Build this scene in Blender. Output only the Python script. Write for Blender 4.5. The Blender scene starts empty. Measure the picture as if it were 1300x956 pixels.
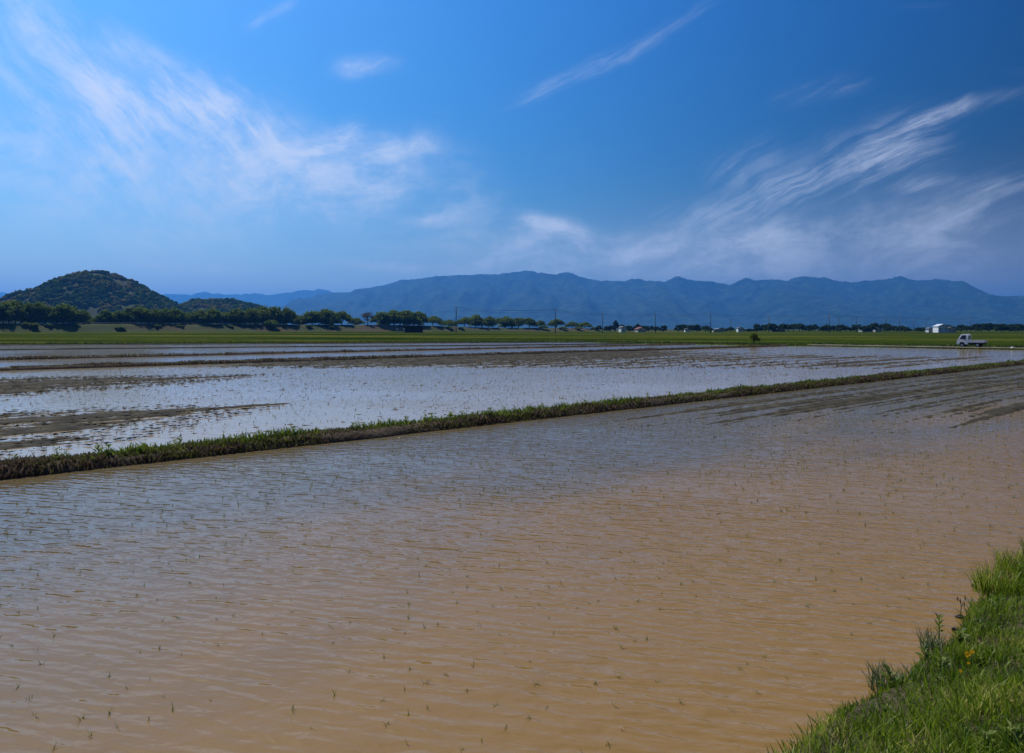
import bpy, math, random
import numpy as np
from mathutils import Vector, Matrix, noise as mnoise

random.seed(11)
RNG = np.random.default_rng(11)
SC = bpy.context.scene
COL = SC.collection
R = math.radians

# ------------------------------------------------------------------ camera
F_PX, HOR, CAM_H = 940.0, 417.5, 2.8          # focal length and horizon row for a 1300 x 956 frame
cam = bpy.data.cameras.new('camera')
cam.sensor_width = 36.0
cam.lens = 36.0 * F_PX / 1300.0
cam.shift_y = -(478.0 - HOR) / 1300.0
cam.clip_start = 0.05
cam.clip_end = 80000.0
cam_o = bpy.data.objects.new('camera', cam)
COL.objects.link(cam_o)
cam_o.location = (0, 0, CAM_H)
cam_o.rotation_euler = (R(90), 0, 0)
SC.camera = cam_o

# ------------------------------------------------------------------ world, sun, exposure
SUN_AZ_LEFT, SUN_EL = 42.0, 57.0              # degrees left of the view axis, above the horizon
world = bpy.data.worlds.new('World')
SC.world = world
world.use_nodes = True
SKY_STRENGTH = 0.08
POLARISE = 0.98
SKY_CURVE = ((2.6, 4.6, 0.6), (1.8, 3.4, 0.75), (1.35, 2.95, 0.9))   # gamma, gain, ceiling for r, g, b


def build_sky():
    nt = world.node_tree
    nt.nodes.clear()
    N, L = nt.nodes.new, nt.links.new

    def put(sock, v):
        if hasattr(v, 'links') or isinstance(v, bpy.types.NodeSocket):
            L(v, sock)
        else:
            sock.default_value = v

    def M(op, a, b=None, c=None, clamp=False):
        n = N('ShaderNodeMath')
        n.operation = op
        n.use_clamp = clamp
        put(n.inputs[0], a)
        if b is not None:
            put(n.inputs[1], b)
        if c is not None:
            put(n.inputs[2], c)
        return n.outputs[0]

    def ss(x, lo, hi):
        n = N('ShaderNodeMapRange')
        n.interpolation_type = 'SMOOTHSTEP'
        put(n.inputs[0], x)
        n.inputs[1].default_value = lo
        n.inputs[2].default_value = hi
        return n.outputs[0]

    def comb(x, y, z=0.0):
        n = N('ShaderNodeCombineXYZ')
        put(n.inputs[0], x)
        put(n.inputs[1], y)
        put(n.inputs[2], z)
        return n.outputs[0]

    def tex(vec, scale, detail=6, rough=0.55, dist=0.0):
        n = N('ShaderNodeTexNoise')
        L(vec, n.inputs['Vector'])
        n.inputs['Scale'].default_value = scale
        n.inputs['Detail'].default_value = detail
        n.inputs['Roughness'].default_value = rough
        n.inputs['Distortion'].default_value = dist
        return n.outputs[0]

    sky = N('ShaderNodeTexSky')
    sky.sky_type = 'NISHITA'
    sky.sun_disc = False
    sky.sun_elevation = R(SUN_EL)
    sky.sun_rotation = R(-SUN_AZ_LEFT)
    sky.altitude = 100
    sky.air_density = 1.0
    sky.dust_density = 1.3
    sky.ozone_density = 2.5
    tc = N('ShaderNodeTexCoord')
    sep = N('ShaderNodeSeparateXYZ')
    L(tc.outputs['Generated'], sep.inputs[0])
    dx, dy, dz = sep.outputs
    # spring sky seen through a polarising filter: deeper blue, darkest square to the sun
    cs = R(SUN_EL)
    sx_, sy_, sz_ = -math.sin(R(SUN_AZ_LEFT)) * math.cos(cs), math.cos(R(SUN_AZ_LEFT)) * math.cos(cs), math.sin(cs)
    cg = M('ADD', M('ADD', M('MULTIPLY', dx, sx_), M('MULTIPLY', dy, sy_)), M('MULTIPLY', dz, sz_))
    cg2 = M('MULTIPLY', cg, cg)
    pol = M('SUBTRACT', 1.0, M('MULTIPLY', M('DIVIDE', M('SUBTRACT', 1.0, cg2), M('ADD', 1.0, cg2)), POLARISE))
    sc_ = N('ShaderNodeSeparateColor')
    L(sky.outputs[0], sc_.inputs[0])
    chans = []
    for i, (gam, gain, top) in enumerate(SKY_CURVE):
        c = M('MINIMUM', M('MULTIPLY', sc_.outputs[i], SKY_STRENGTH), top)
        c = M('MULTIPLY', M('POWER', c, gam), gain / SKY_STRENGTH)
        chans.append(M('MULTIPLY', c, pol))
    cc_ = N('ShaderNodeCombineColor')
    for i in range(3):
        L(chans[i], cc_.inputs[i])
    az = M('ARCTAN2', dx, dy)
    el = M('ARCSINE', dz)
    base = comb(az, el)
    # slow warp so that wisps curl
    w1 = tex(base, 3.6, 4, 0.5)
    w2 = tex(comb(M('ADD', az, 7.3), el), 3.6, 4, 0.5)
    wx = M('MULTIPLY', M('SUBTRACT', w1, 0.5), 0.16)
    wy = M('MULTIPLY', M('SUBTRACT', w2, 0.5), 0.16)
    azw = M('ADD', az, wx)
    elw = M('ADD', el, wy)

    def streak(angle, along, across, seed, detail=7):
        ca, sa = math.cos(R(angle)), math.sin(R(angle))
        ax_ = M('MULTIPLY_ADD', wx, 0.6, az)
        ex_ = M('MULTIPLY_ADD', wy, 0.6, el)
        p = M('ADD', M('MULTIPLY', ax_, ca), M('MULTIPLY', ex_, sa))
        q = M('SUBTRACT', M('MULTIPLY', ex_, ca), M('MULTIPLY', ax_, sa))
        v = comb(M('MULTIPLY', p, along), M('MULTIPLY', q, across), seed)
        return tex(v, 1.0, detail + 2, 0.72, 0.1)

    def px2ang(x, y):
        X, Z = (x - 650) / F_PX, (HOR - y) / F_PX
        a = math.atan2(X, 1.0)
        return a, math.atan2(Z, math.hypot(X, 1.0))

    def patch(x0, y0, x1, y1, width, amp, wa=0.35):
        """soft-edged bank of cirrus between two sky directions"""
        a0, e0 = px2ang(x0, y0)
        a1, e1 = px2ang(x1, y1)
        cx, cy = (a0 + a1) / 2, (e0 + e1) / 2
        ang = math.atan2(e1 - e0, a1 - a0)
        ln = math.hypot(a1 - a0, e1 - e0) / 2 * 0.85
        wd = width / F_PX
        ca, sa = math.cos(ang), math.sin(ang)
        ax = M('MULTIPLY_ADD', wx, wa, az)
        ey = M('MULTIPLY_ADD', wy, wa, el)
        u = M('SUBTRACT', ax, cx)
        v = M('SUBTRACT', ey, cy)
        p = M('DIVIDE', M('MULTIPLY_ADD', v, sa, M('MULTIPLY', u, ca)), ln)
        q = M('DIVIDE', M('MULTIPLY_ADD', u, -sa, M('MULTIPLY', v, ca)), wd)
        p2 = M('MULTIPLY', p, p)
        r2 = M('MULTIPLY_ADD', p2, p2, M('MULTIPLY', q, q))
        return M('MULTIPLY', M('POWER', 2.718, M('MULTIPLY', r2, -1.0)), amp)

    def total(lst):
        t = lst[0]
        for k in lst[1:]:
            t = M('ADD', t, k)
        return t

    # falling-streak bank (descends to the right), rising plumes, level veils
    fall = total([
        patch(10, -20, 195, 150, 22, 0.75, 0.5),
        patch(135, 10, 245, 130, 18, 0.42, 0.8),
        patch(200, 90, 400, 230, 34, 0.85, 0.6),
        patch(60, 140, 330, 270, 75, 0.45),
        patch(-60, 60, 160, 200, 60, 0.30),
    ])
    mid = total([
        patch(250, 190, 520, 250, 42, 0.75, 0.6),
        patch(385, 212, 470, 168, 15, 0.75, 0.7),
        patch(445, 200, 560, 178, 13, 0.62, 0.7),
        patch(380, 235, 640, 250, 42, 0.42, 0.5),
        patch(-40, 205, 120, 210, 14, 0.5),
        patch(-40, 172, 90, 182, 10, 0.35),
        patch(-80, 235, 420, 250, 50, 0.32),
        patch(505, 282, 585, 276, 8, 0.6),
        patch(640, 276, 750, 290, 10, 1.1),
        patch(550, 318, 880, 305, 24, 0.55),
        patch(800, 330, 1330, 300, 34, 0.5),
        patch(520, 330, 1000, 322, 26, 0.45),
        patch(900, 300, 1200, 288, 16, 0.4),
        patch(420, 332, 560, 346, 6, 0.42),
        patch(415, 86, 520, 80, 9, 0.42),
        patch(150, 335, 330, 340, 5, 0.25),
    ])
    rise = total([
        patch(640, 134, 790, 66, 8, 0.55, 0.3),
        patch(750, 92, 900, 8, 8, 0.32, 0.4),
        patch(300, 30, 370, 2, 6, 0.4),
        patch(950, 268, 1195, 165, 26, 1.15, 0.35),
        patch(1135, 170, 1240, 122, 9, 0.7, 0.35),
        patch(1180, 138, 1340, 110, 8, 0.34, 0.35),
        patch(780, 296, 990, 258, 20, 0.5),
        patch(895, 232, 995, 190, 20, 0.34),
        patch(975, 138, 1100, 102, 10, 0.28),
        patch(1125, 244, 1215, 236, 7, 0.5),
        patch(1130, 300, 1340, 235, 24, 0.6),
        patch(1230, 250, 1340, 228, 12, 0.45),
    ])
    n_fall = streak(-40, 6.5, 25.0, 1.7)
    n_mid = streak(8, 9.0, 26.0, 5.1)
    n_rise = streak(24, 6.0, 62.0, 9.4)
    puff = tex(comb(azw, elw, 3.3), 11.0, 5, 0.6)
    puff = M('ADD', M('MULTIPLY', ss(puff, 0.34, 0.68), 1.0), 0.35)
    c1 = M('MULTIPLY', M('MULTIPLY', fall, 1.7), M('ADD', M('MULTIPLY', ss(n_fall, 0.38, 0.66), 1.0), 0.22))
    c2 = M('MULTIPLY', M('MULTIPLY', mid, 1.3), M('ADD', M('MULTIPLY', ss(n_mid, 0.38, 0.66), 0.85), 0.3))
    c3 = M('MULTIPLY', M('MULTIPLY', rise, 0.62), M('ADD', M('MULTIPLY', ss(n_rise, 0.39, 0.63), 1.0), 0.15))
    # thin cirrus that goes on over the rest of the dome
    zz = M('ADD', M('MAXIMUM', dz, 0.0), 0.12)
    gen = tex(comb(M('MULTIPLY', M('DIVIDE', dx, zz), 0.7), M('MULTIPLY', M('DIVIDE', dy, zz), 1.6)), 1.0, 7, 0.6, 0.8)
    c4 = M('MULTIPLY', ss(gen, 0.56, 0.82), 0.10)
    c5 = M('MULTIPLY', M('POWER', 2.718, M('MULTIPLY', M('MULTIPLY', el, el), -1.0 / (0.11 * 0.11))), 0.50)
    cov = M('ADD', M('MULTIPLY', M('ADD', M('ADD', c1, c2), M('ADD', c3, c4)), puff), c5)
    cov = M('MULTIPLY', M('SUBTRACT', 1.0, M('POWER', 2.718, M('MULTIPLY', cov, -1.0))), 0.92, clamp=True)
    cov = M('MULTIPLY', cov, ss(dz, -0.005, 0.04))
    mix = N('ShaderNodeMix')
    mix.data_type = 'RGBA'
    L(cov, mix.inputs[0])
    L(cc_.outputs[0], mix.inputs[6])
    mix.inputs[7].default_value = (9.3, 10.1, 12.0, 1)
    bg = N('ShaderNodeBackground')
    bg.inputs['Strength'].default_value = SKY_STRENGTH
    L(mix.outputs[2], bg.inputs['Color'])
    out = N('ShaderNodeOutputWorld')
    L(bg.outputs[0], out.inputs[0])


build_sky()

sun = bpy.data.lights.new('sun', 'SUN')
sun.energy = 4.5
sun.angle = R(0.53)
sun.color = (1.0, 0.955, 0.88)
sun_o = bpy.data.objects.new('sun', sun)
COL.objects.link(sun_o)
sd = Vector((-math.sin(R(SUN_AZ_LEFT)) * math.cos(R(SUN_EL)), math.cos(R(SUN_AZ_LEFT)) * math.cos(R(SUN_EL)), math.sin(R(SUN_EL))))
sun_o.rotation_euler = sd.to_track_quat('Z', 'Y').to_euler()
sun_o.location = (-60, 60, 90)

SC.view_settings.view_transform = 'Standard'
SC.view_settings.look = 'None'
SC.view_settings.gamma = 1.0
SC.view_settings.exposure = 0.02
SC.render.engine = 'CYCLES'
SC.cycles.use_denoising = True
SC.cycles.max_bounces = 4
SC.cycles.diffuse_bounces = 2
SC.cycles.glossy_bounces = 3
world.cycles.sampling_method = 'MANUAL'
world.cycles.sample_map_resolution = 512
SC.cycles.transparent_max_bounces = 8
SC.cycles.caustics_reflective = False
SC.cycles.caustics_refractive = False

# ------------------------------------------------------------------ layout: fields run along u, n counts across them
UX, UY = 0.746, 0.666


def sn(s, n):
    return (UX * s - UY * n, UY * s + UX * n)


def to_sn(X, Y):
    return (UX * X + UY * Y, -UY * X + UX * Y)


def ground_at(x, y, z=0.0):
    Y = (CAM_H - z) * F_PX / (y - HOR)
    return ((x - 650) / F_PX * Y, Y)


def s_on(n, x):
    """s at which the line of sight of bearing x meets row n"""
    k = (x - 650) / F_PX
    return n * (UY + UX * k) / (UX - UY * k)


# ------------------------------------------------------------------ helpers
def tag(o, label=None, cat=None, group=None, kind=None):
    if label:
        o['label'] = label
    if cat:
        o['category'] = cat
    if group:
        o['group'] = group
    if kind:
        o['kind'] = kind
    return o


def mesh_np(name, V, F, smooth=False):
    """V (n,3), F (m,k) arrays, all faces with the same corner count"""
    V = np.asarray(V, dtype=np.float32)
    F = np.asarray(F, dtype=np.int32)
    me = bpy.data.meshes.new(name)
    me.vertices.add(len(V))
    me.vertices.foreach_set('co', V.ravel())
    m, k = F.shape
    me.loops.add(m * k)
    me.loops.foreach_set('vertex_index', F.ravel())
    me.polygons.add(m)
    me.polygons.foreach_set('loop_start', np.arange(0, m * k, k, dtype=np.int32))
    me.polygons.foreach_set('loop_total', np.full(m, k, dtype=np.int32))
    if smooth:
        me.polygons.foreach_set('use_smooth', np.ones(m, dtype=bool))
    me.update(calc_edges=True)
    me.validate()
    return me


def link(name, me, mat=None, parent=None, loc=None):
    o = bpy.data.objects.new(name, me)
    COL.objects.link(o)
    if mat is not None and me is not None and len(me.materials) == 0:
        me.materials.append(mat)
    if parent is not None:
        o.parent = parent
    if loc is not None:
        o.location = loc
    return o


def empty(name, loc=(0, 0, 0), rz=0.0):
    o = bpy.data.objects.new(name, None)
    o.empty_display_size = 0.2
    COL.objects.link(o)
    o.location = loc
    o.rotation_euler = (0, 0, rz)
    return o


def copy_tree(o, parent=None):
    c = o.copy()
    COL.objects.link(c)
    c.parent = parent
    for ch in list(o.children):
        copy_tree(ch, c)
    return c


class MB:
    """collects shapes (mixed polygons) into one mesh"""

    def __init__(self):
        self.v, self.f = [], []

    def add(self, vs, fs):
        b = len(self.v)
        self.v += [tuple(p) for p in vs]
        self.f += [tuple(i + b for i in f) for f in fs]
        return self

    def box(self, x0, y0, z0, x1, y1, z1, bev=0.0):
        if bev <= 0:
            vs = [(x, y, z) for z in (z0, z1) for y in (y0, y1) for x in (x0, x1)]
            return self.add(vs, [(0, 2, 3, 1), (4, 5, 7, 6), (0, 1, 5, 4), (2, 6, 7, 3), (0, 4, 6, 2), (1, 3, 7, 5)])
        b = bev
        rings = []
        for z, i in ((z0, b), (z0 + b, 0), (z1 - b, 0), (z1, b)):
            rings.append([(x0 + i + b, y0 + i, z), (x1 - i - b, y0 + i, z), (x1 - i, y0 + i + b, z), (x1 - i, y1 - i - b, z),
                          (x1 - i - b, y1 - i, z), (x0 + i + b, y1 - i, z), (x0 + i, y1 - i - b, z), (x0 + i, y0 + i + b, z)])
        vs = [p for r in rings for p in r]
        fs = [tuple(range(7, -1, -1)), tuple(range(24, 32))]
        for k in range(3):
            for j in range(8):
                a, c = k * 8 + j, k * 8 + (j + 1) % 8
                fs.append((a, c, c + 8, a + 8))
        return self.add(vs, fs)

    def tube(self, pts, radii, seg=6, cap=True):
        pts = [Vector(p) for p in pts]
        vs, fs = [], []
        for i, p in enumerate(pts):
            d = (pts[min(i + 1, len(pts) - 1)] - pts[max(i - 1, 0)]).normalized()
            a = d.cross(Vector((0.13, 0.97, 0.2)) if abs(d.y) < 0.9 else Vector((1, 0, 0))).normalized()
            b = d.cross(a)
            for k in range(seg):
                t = 2 * math.pi * k / seg
                vs.append(p + (a * math.cos(t) + b * math.sin(t)) * radii[i])
        for i in range(len(pts) - 1):
            for k in range(seg):
                q = (k + 1) % seg
                fs.append((i * seg + k, i * seg + q, (i + 1) * seg + q, (i + 1) * seg + k))
        if cap:
            fs.append(tuple(range(seg - 1, -1, -1)))
            fs.append(tuple(range((len(pts) - 1) * seg, len(pts) * seg)))
        return self.add(vs, fs)

    def prism(self, poly, y0, y1, inset=None):
        """poly in x,z swept along y; inset(z) narrows both ends"""
        n = len(poly)
        g = inset or (lambda z: 0.0)
        vs = [(x, y0 + g(z), z) for x, z in poly] + [(x, y1 - g(z), z) for x, z in poly]
        fs = [tuple(range(n)), tuple(range(2 * n - 1, n - 1, -1))]
        for i in range(n):
            j = (i + 1) % n
            fs.append((i, i + n, j + n, j))
        return self.add(vs, fs)

    def build(self, name, mat, parent=None, loc=None, smooth=False):
        me = bpy.data.meshes.new(name)
        me.from_pydata(self.v, [], self.f)
        me.update()
        if smooth:
            me.polygons.foreach_set('use_smooth', np.ones(len(me.polygons), dtype=bool))
        return link(name, me, mat, parent, loc)


def fbm(x, y, seed=0.0, octv=4, lac=2.0, gain=0.5):
    """vectorised value noise, about -1..1"""
    x = np.asarray(x, dtype=np.float64)
    y = np.asarray(y, dtype=np.float64)
    out = np.zeros(np.broadcast(x, y).shape)
    amp, tot = 1.0, 0.0
    for o in range(octv):
        xi, yi = np.floor(x), np.floor(y)
        fx, fy = x - xi, y - yi
        fx, fy = fx * fx * (3 - 2 * fx), fy * fy * (3 - 2 * fy)

        def h(a, b):
            v = np.sin(a * 127.1 + b * 311.7 + (seed + o * 17.3) * 74.7) * 43758.5453
            return v - np.floor(v)
        v = (h(xi, yi) * (1 - fx) + h(xi + 1, yi) * fx) * (1 - fy) + (h(xi, yi + 1) * (1 - fx) + h(xi + 1, yi + 1) * fx) * fy
        out += amp * (v * 2 - 1)
        tot += amp
        amp *= gain
        x, y = x * lac + 3.1, y * lac + 1.7
    return out / tot


def sstep(a, b, x):
    t = np.clip((x - a) / (b - a), 0, 1)
    return t * t * (3 - 2 * t)


def grid_faces(nr, nc):
    i = np.arange(nr - 1)[:, None] * nc + np.arange(nc - 1)[None, :]
    i = i.ravel()
    return np.stack([i, i + 1, i + nc + 1, i + nc], axis=1)


# ------------------------------------------------------------------ materials
def new_mat(name):
    m = bpy.data.materials.new(name)
    m.use_nodes = True
    nt = m.node_tree
    b = nt.nodes.get('Principled BSDF')
    return m, nt, b


def ramp(nt, fac, stops):
    r = nt.nodes.new('ShaderNodeValToRGB')
    el = r.color_ramp.elements
    while len(el) < len(stops):
        el.new(0.5)
    for e, (p, c) in zip(el, stops):
        e.position = p
        e.color = (*c, 1)
    nt.links.new(fac, r.inputs[0])
    return r.outputs[0]


def tnoise(nt, scale, detail=4, rough=0.55, vec=None, stretch=None, rot=0.0, dist=0.0):
    n = nt.nodes.new('ShaderNodeTexNoise')
    n.inputs['Scale'].default_value = scale
    n.inputs['Detail'].default_value = detail
    n.inputs['Roughness'].default_value = rough
    n.inputs['Distortion'].default_value = dist
    g = nt.nodes.new('ShaderNodeNewGeometry')
    src = g.outputs['Position']
    if stretch:
        mp = nt.nodes.new('ShaderNodeMapping')
        mp.vector_type = 'TEXTURE'
        mp.inputs['Rotation'].default_value = (0, 0, rot)
        mp.inputs['Scale'].default_value = stretch
        nt.links.new(src, mp.inputs[0])
        src = mp.outputs[0]
    nt.links.new(src, n.inputs['Vector'])
    return n.outputs[0]


def mathn(nt, op, a, b=None, clamp=False):
    n = nt.nodes.new('ShaderNodeMath')
    n.operation = op
    n.use_clamp = clamp
    for i, v in enumerate((a, b)):
        if v is None:
            continue
        if isinstance(v, bpy.types.NodeSocket):
            nt.links.new(v, n.inputs[i])
        else:
            n.inputs[i].default_value = v
    return n.outputs[0]


def bump(nt, b, h, strength=0.4, dist=0.05):
    n = nt.nodes.new('ShaderNodeBump')
    n.inputs['Strength'].default_value = strength
    n.inputs['Distance'].default_value = dist
    nt.links.new(h, n.inputs['Height'])
    nt.links.new(n.outputs[0], b.inputs['Normal'])
    return n


def surf(name, stops, scale=1.0, rough=0.85, spec=0.3, detail=6, bump_s=0.0, bump_d=0.05, bscale=None, stretch=None, rot=0.0):
    m, nt, b = new_mat(name)
    f = tnoise(nt, scale, detail, 0.6, stretch=stretch, rot=rot)
    nt.links.new(ramp(nt, f, stops), b.inputs['Base Color'])
    b.inputs['Roughness'].default_value = rough
    b.inputs['Specular IOR Level'].default_value = spec
    if bump_s:
        bump(nt, b, tnoise(nt, bscale or scale * 4, 5, 0.6), bump_s, bump_d)
    return m


def leaf(name, stops, trans=0.35, rough=0.6, spec=0.25, patchy=None):
    """foliage: every island (leaf, blade, clump) takes its own shade of the species' greens"""
    m, nt, b = new_mat(name)
    g = nt.nodes.new('ShaderNodeNewGeometry')
    fac = g.outputs['Random Per Island']
    if patchy:
        n = tnoise(nt, patchy, 3, 0.5)
        n = mathn(nt, 'MULTIPLY', mathn(nt, 'SUBTRACT', n, 0.5), 1.9)
        fac = mathn(nt, 'ADD', mathn(nt, 'MULTIPLY', fac, 0.7), mathn(nt, 'ADD', n, 0.15), clamp=True)
    c = ramp(nt, fac, stops)
    nt.links.new(c, b.inputs['Base Color'])
    b.inputs['Roughness'].default_value = rough
    b.inputs['Specular IOR Level'].default_value = spec
    t = nt.nodes.new('ShaderNodeBsdfTranslucent')
    nt.links.new(c, t.inputs[0])
    mx = nt.nodes.new('ShaderNodeMixShader')
    mx.inputs[0].default_value = trans
    nt.links.new(b.outputs[0], mx.inputs[1])
    nt.links.new(t.outputs[0], mx.inputs[2])
    nt.links.new(mx.outputs[0], nt.nodes['Material Output'].inputs[0])
    return m


def plain(name, col, rough=0.5, metal=0.0, spec=0.5, var=0.12, scale=3.0):
    m, nt, b = new_mat(name)
    f = tnoise(nt, scale, 5, 0.6)
    lo = tuple(c * (1 - var) for c in col)
    hi = tuple(min(1, c * (1 + var)) for c in col)
    nt.links.new(ramp(nt, f, [(0.3, lo), (0.7, hi)]), b.inputs['Base Color'])
    b.inputs['Roughness'].default_value = rough
    b.inputs['Metallic'].default_value = metal
    b.inputs['Specular IOR Level'].default_value = spec
    return m


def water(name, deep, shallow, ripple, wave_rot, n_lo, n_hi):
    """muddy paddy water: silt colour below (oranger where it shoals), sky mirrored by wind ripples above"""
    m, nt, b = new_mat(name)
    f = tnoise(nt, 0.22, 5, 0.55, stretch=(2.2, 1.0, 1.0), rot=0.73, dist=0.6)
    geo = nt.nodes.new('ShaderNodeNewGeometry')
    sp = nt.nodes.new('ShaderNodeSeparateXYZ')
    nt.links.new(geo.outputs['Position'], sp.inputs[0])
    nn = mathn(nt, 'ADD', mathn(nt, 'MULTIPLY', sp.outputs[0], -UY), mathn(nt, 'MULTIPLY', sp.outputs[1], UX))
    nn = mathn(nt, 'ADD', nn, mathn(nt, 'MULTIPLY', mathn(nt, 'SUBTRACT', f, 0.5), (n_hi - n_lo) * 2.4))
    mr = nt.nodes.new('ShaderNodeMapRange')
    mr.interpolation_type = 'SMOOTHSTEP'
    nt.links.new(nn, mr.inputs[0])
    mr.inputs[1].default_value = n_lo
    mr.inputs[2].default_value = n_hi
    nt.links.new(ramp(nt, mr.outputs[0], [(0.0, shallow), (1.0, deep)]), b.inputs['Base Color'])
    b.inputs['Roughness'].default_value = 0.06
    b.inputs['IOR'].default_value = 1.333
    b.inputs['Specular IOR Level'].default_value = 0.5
    wv = nt.nodes.new('ShaderNodeTexWave')
    wv.wave_type = 'BANDS'
    wv.bands_direction = 'Y'
    wv.wave_profile = 'SIN'
    wv.inputs['Scale'].default_value = 1.75
    wv.inputs['Distortion'].default_value = 7.0
    wv.inputs['Detail'].default_value = 2.0
    wv.inputs['Detail Scale'].default_value = 1.3
    wv.inputs['Detail Roughness'].default_value = 0.45
    mp = nt.nodes.new('ShaderNodeMapping')
    mp.vector_type = 'TEXTURE'
    mp.inputs['Rotation'].default_value = (0, 0, wave_rot)
    mp.inputs['Scale'].default_value = (2.0, 1.0, 1.0)
    nt.links.new(geo.outputs['Position'], mp.inputs[0])
    nt.links.new(mp.outputs[0], wv.inputs['Vector'])
    w1 = tnoise(nt, 5.2, 2, 0.5, stretch=(2.6, 1.0, 1.0), rot=wave_rot + 0.1, dist=0.3)
    w2 = tnoise(nt, 11.0, 2, 0.5, stretch=(2.2, 1.0, 1.0), rot=wave_rot - 0.25, dist=0.3)
    h = mathn(nt, 'ADD', mathn(nt, 'MULTIPLY', wv.outputs['Fac'], 0.0046), mathn(nt, 'MULTIPLY', w1, 0.030))
    h = mathn(nt, 'ADD', h, mathn(nt, 'MULTIPLY', w2, 0.009))
    calm = tnoise(nt, 0.16, 3, 0.5, stretch=(2.5, 1.0, 1.0), rot=wave_rot)
    cl = nt.nodes.new('ShaderNodeMapRange')
    nt.links.new(calm, cl.inputs[0])
    cl.inputs[1].default_value = 0.36
    cl.inputs[2].default_value = 0.62
    cl.inputs[3].default_value = 0.45
    cl.inputs[4].default_value = 1.2
    h = mathn(nt, 'MULTIPLY', h, cl.outputs[0])
    bump(nt, b, h, 1.0, ripple)
    return m


MAT = {}
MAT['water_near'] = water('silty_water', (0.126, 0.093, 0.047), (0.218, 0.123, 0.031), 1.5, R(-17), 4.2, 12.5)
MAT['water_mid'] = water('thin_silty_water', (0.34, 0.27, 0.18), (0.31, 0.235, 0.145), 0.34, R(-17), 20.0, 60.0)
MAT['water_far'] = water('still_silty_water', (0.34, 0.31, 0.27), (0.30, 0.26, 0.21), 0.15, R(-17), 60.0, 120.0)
MAT['mud'] = surf('wet_mud', [(0.3, (0.018, 0.014, 0.009)), (0.5, (0.040, 0.033, 0.020)), (0.72, (0.085, 0.070, 0.042))], 1.3, 0.92, 0.15, 8, 0.8, 0.06, 9.0)
MAT['earth'] = surf('bund_earth', [(0.25, (0.045, 0.032, 0.022)), (0.55, (0.085, 0.062, 0.040)), (0.8, (0.13, 0.10, 0.065))], 1.6, 0.95, 0.2, 8, 0.9, 0.06, 7.0)
MAT['dark_earth'] = surf('dark_wet_earth', [(0.3, (0.016, 0.014, 0.012)), (0.7, (0.045, 0.038, 0.028))], 1.2, 0.8, 0.3, 6, 0.5, 0.05, 5.0)
MAT['bank'] = surf('bank_soil', [(0.25, (0.026, 0.020, 0.012)), (0.5, (0.050, 0.042, 0.018)), (0.75, (0.10, 0.075, 0.042))], 2.5, 0.95, 0.2, 8, 1.0, 0.05, 14.0)
MAT['ground'] = surf('plain_soil', [(0.3, (0.05, 0.055, 0.025)), (0.7, (0.09, 0.09, 0.045))], 0.02, 0.95, 0.2, 6)


def field_mat():
    m, nt, b = new_mat('spring_grass_field')
    big = tnoise(nt, 0.03, 6, 0.62, stretch=(5.0, 1.0, 1.0), rot=-0.08)
    fine = tnoise(nt, 0.6, 6, 0.65, stretch=(1.5, 1.0, 1.0), rot=0.73)
    f = mathn(nt, 'ADD', mathn(nt, 'MULTIPLY', big, 0.75), mathn(nt, 'MULTIPLY', fine, 0.35))
    c = ramp(nt, f, [(0.44, (0.011, 0.021, 0.003)), (0.51, (0.025, 0.042, 0.005)), (0.57, (0.042, 0.058, 0.007)), (0.64, (0.095, 0.090, 0.016))])
    nt.links.new(c, b.inputs['Base Color'])
    b.inputs['Roughness'].default_value = 1.0
    b.inputs['Specular IOR Level'].default_value = 0.0
    bump(nt, b, tnoise(nt, 1.8, 5, 0.65), 1.0, 0.35)
    return m


MAT['field'] = field_mat()
MAT['track'] = surf('gravel_track', [(0.3, (0.09, 0.085, 0.05)), (0.55, (0.15, 0.13, 0.09)), (0.8, (0.22, 0.20, 0.15))], 0.7, 0.95, 0.2, 8, 0.6, 0.05, 6.0)
MAT['levee'] = surf('levee_slope', [(0.34, (0.022, 0.038, 0.008)), (0.47, (0.044, 0.054, 0.012)), (0.56, (0.062, 0.044, 0.022)), (0.72, (0.085, 0.050, 0.030))], 0.055, 0.95, 0.15, 8, 1.0, 0.5, 0.8, stretch=(2.4, 1, 1), rot=0.73)
MAT['hill'] = surf('hill_floor', [(0.3, (0.022, 0.034, 0.014)), (0.6, (0.045, 0.05, 0.022)), (0.8, (0.10, 0.08, 0.05))], 0.02, 0.95, 0.1, 6)
MAT['mount'] = surf('forested_mountain', [(0.34, (0.006, 0.018, 0.010)), (0.5, (0.018, 0.038, 0.020)), (0.68, (0.040, 0.066, 0.032))], 0.006, 0.95, 0.1, 9, 1.0, 60.0, 0.008)
MAT['crown'] = leaf('broadleaf_foliage', [(0.0, (0.055, 0.095, 0.010)), (0.5, (0.105, 0.160, 0.016)), (1.0, (0.180, 0.220, 0.026))], 0.55, 0.7, 0.1)
MAT['crown_dark'] = leaf('dark_evergreen_foliage', [(0.0, (0.016, 0.036, 0.010)), (0.6, (0.032, 0.060, 0.014)), (1.0, (0.055, 0.085, 0.020))], 0.35, 0.8, 0.1)
MAT['crown_grey'] = leaf('grey_budding_foliage', [(0.0, (0.06, 0.06, 0.05)), (1.0, (0.13, 0.12, 0.10))], 0.25)
MAT['forest'] = leaf('hill_forest_foliage', [(0.0, (0.014, 0.032, 0.006)), (0.45, (0.026, 0.052, 0.008)), (0.7, (0.066, 0.074, 0.011)), (1.0, (0.130, 0.092, 0.028))], 0.15, 1.0, 0.0, 0.02)
MAT['bark'] = surf('tree_bark', [(0.3, (0.03, 0.024, 0.018)), (0.7, (0.07, 0.055, 0.04))], 3.0, 0.95, 0.1)
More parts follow.
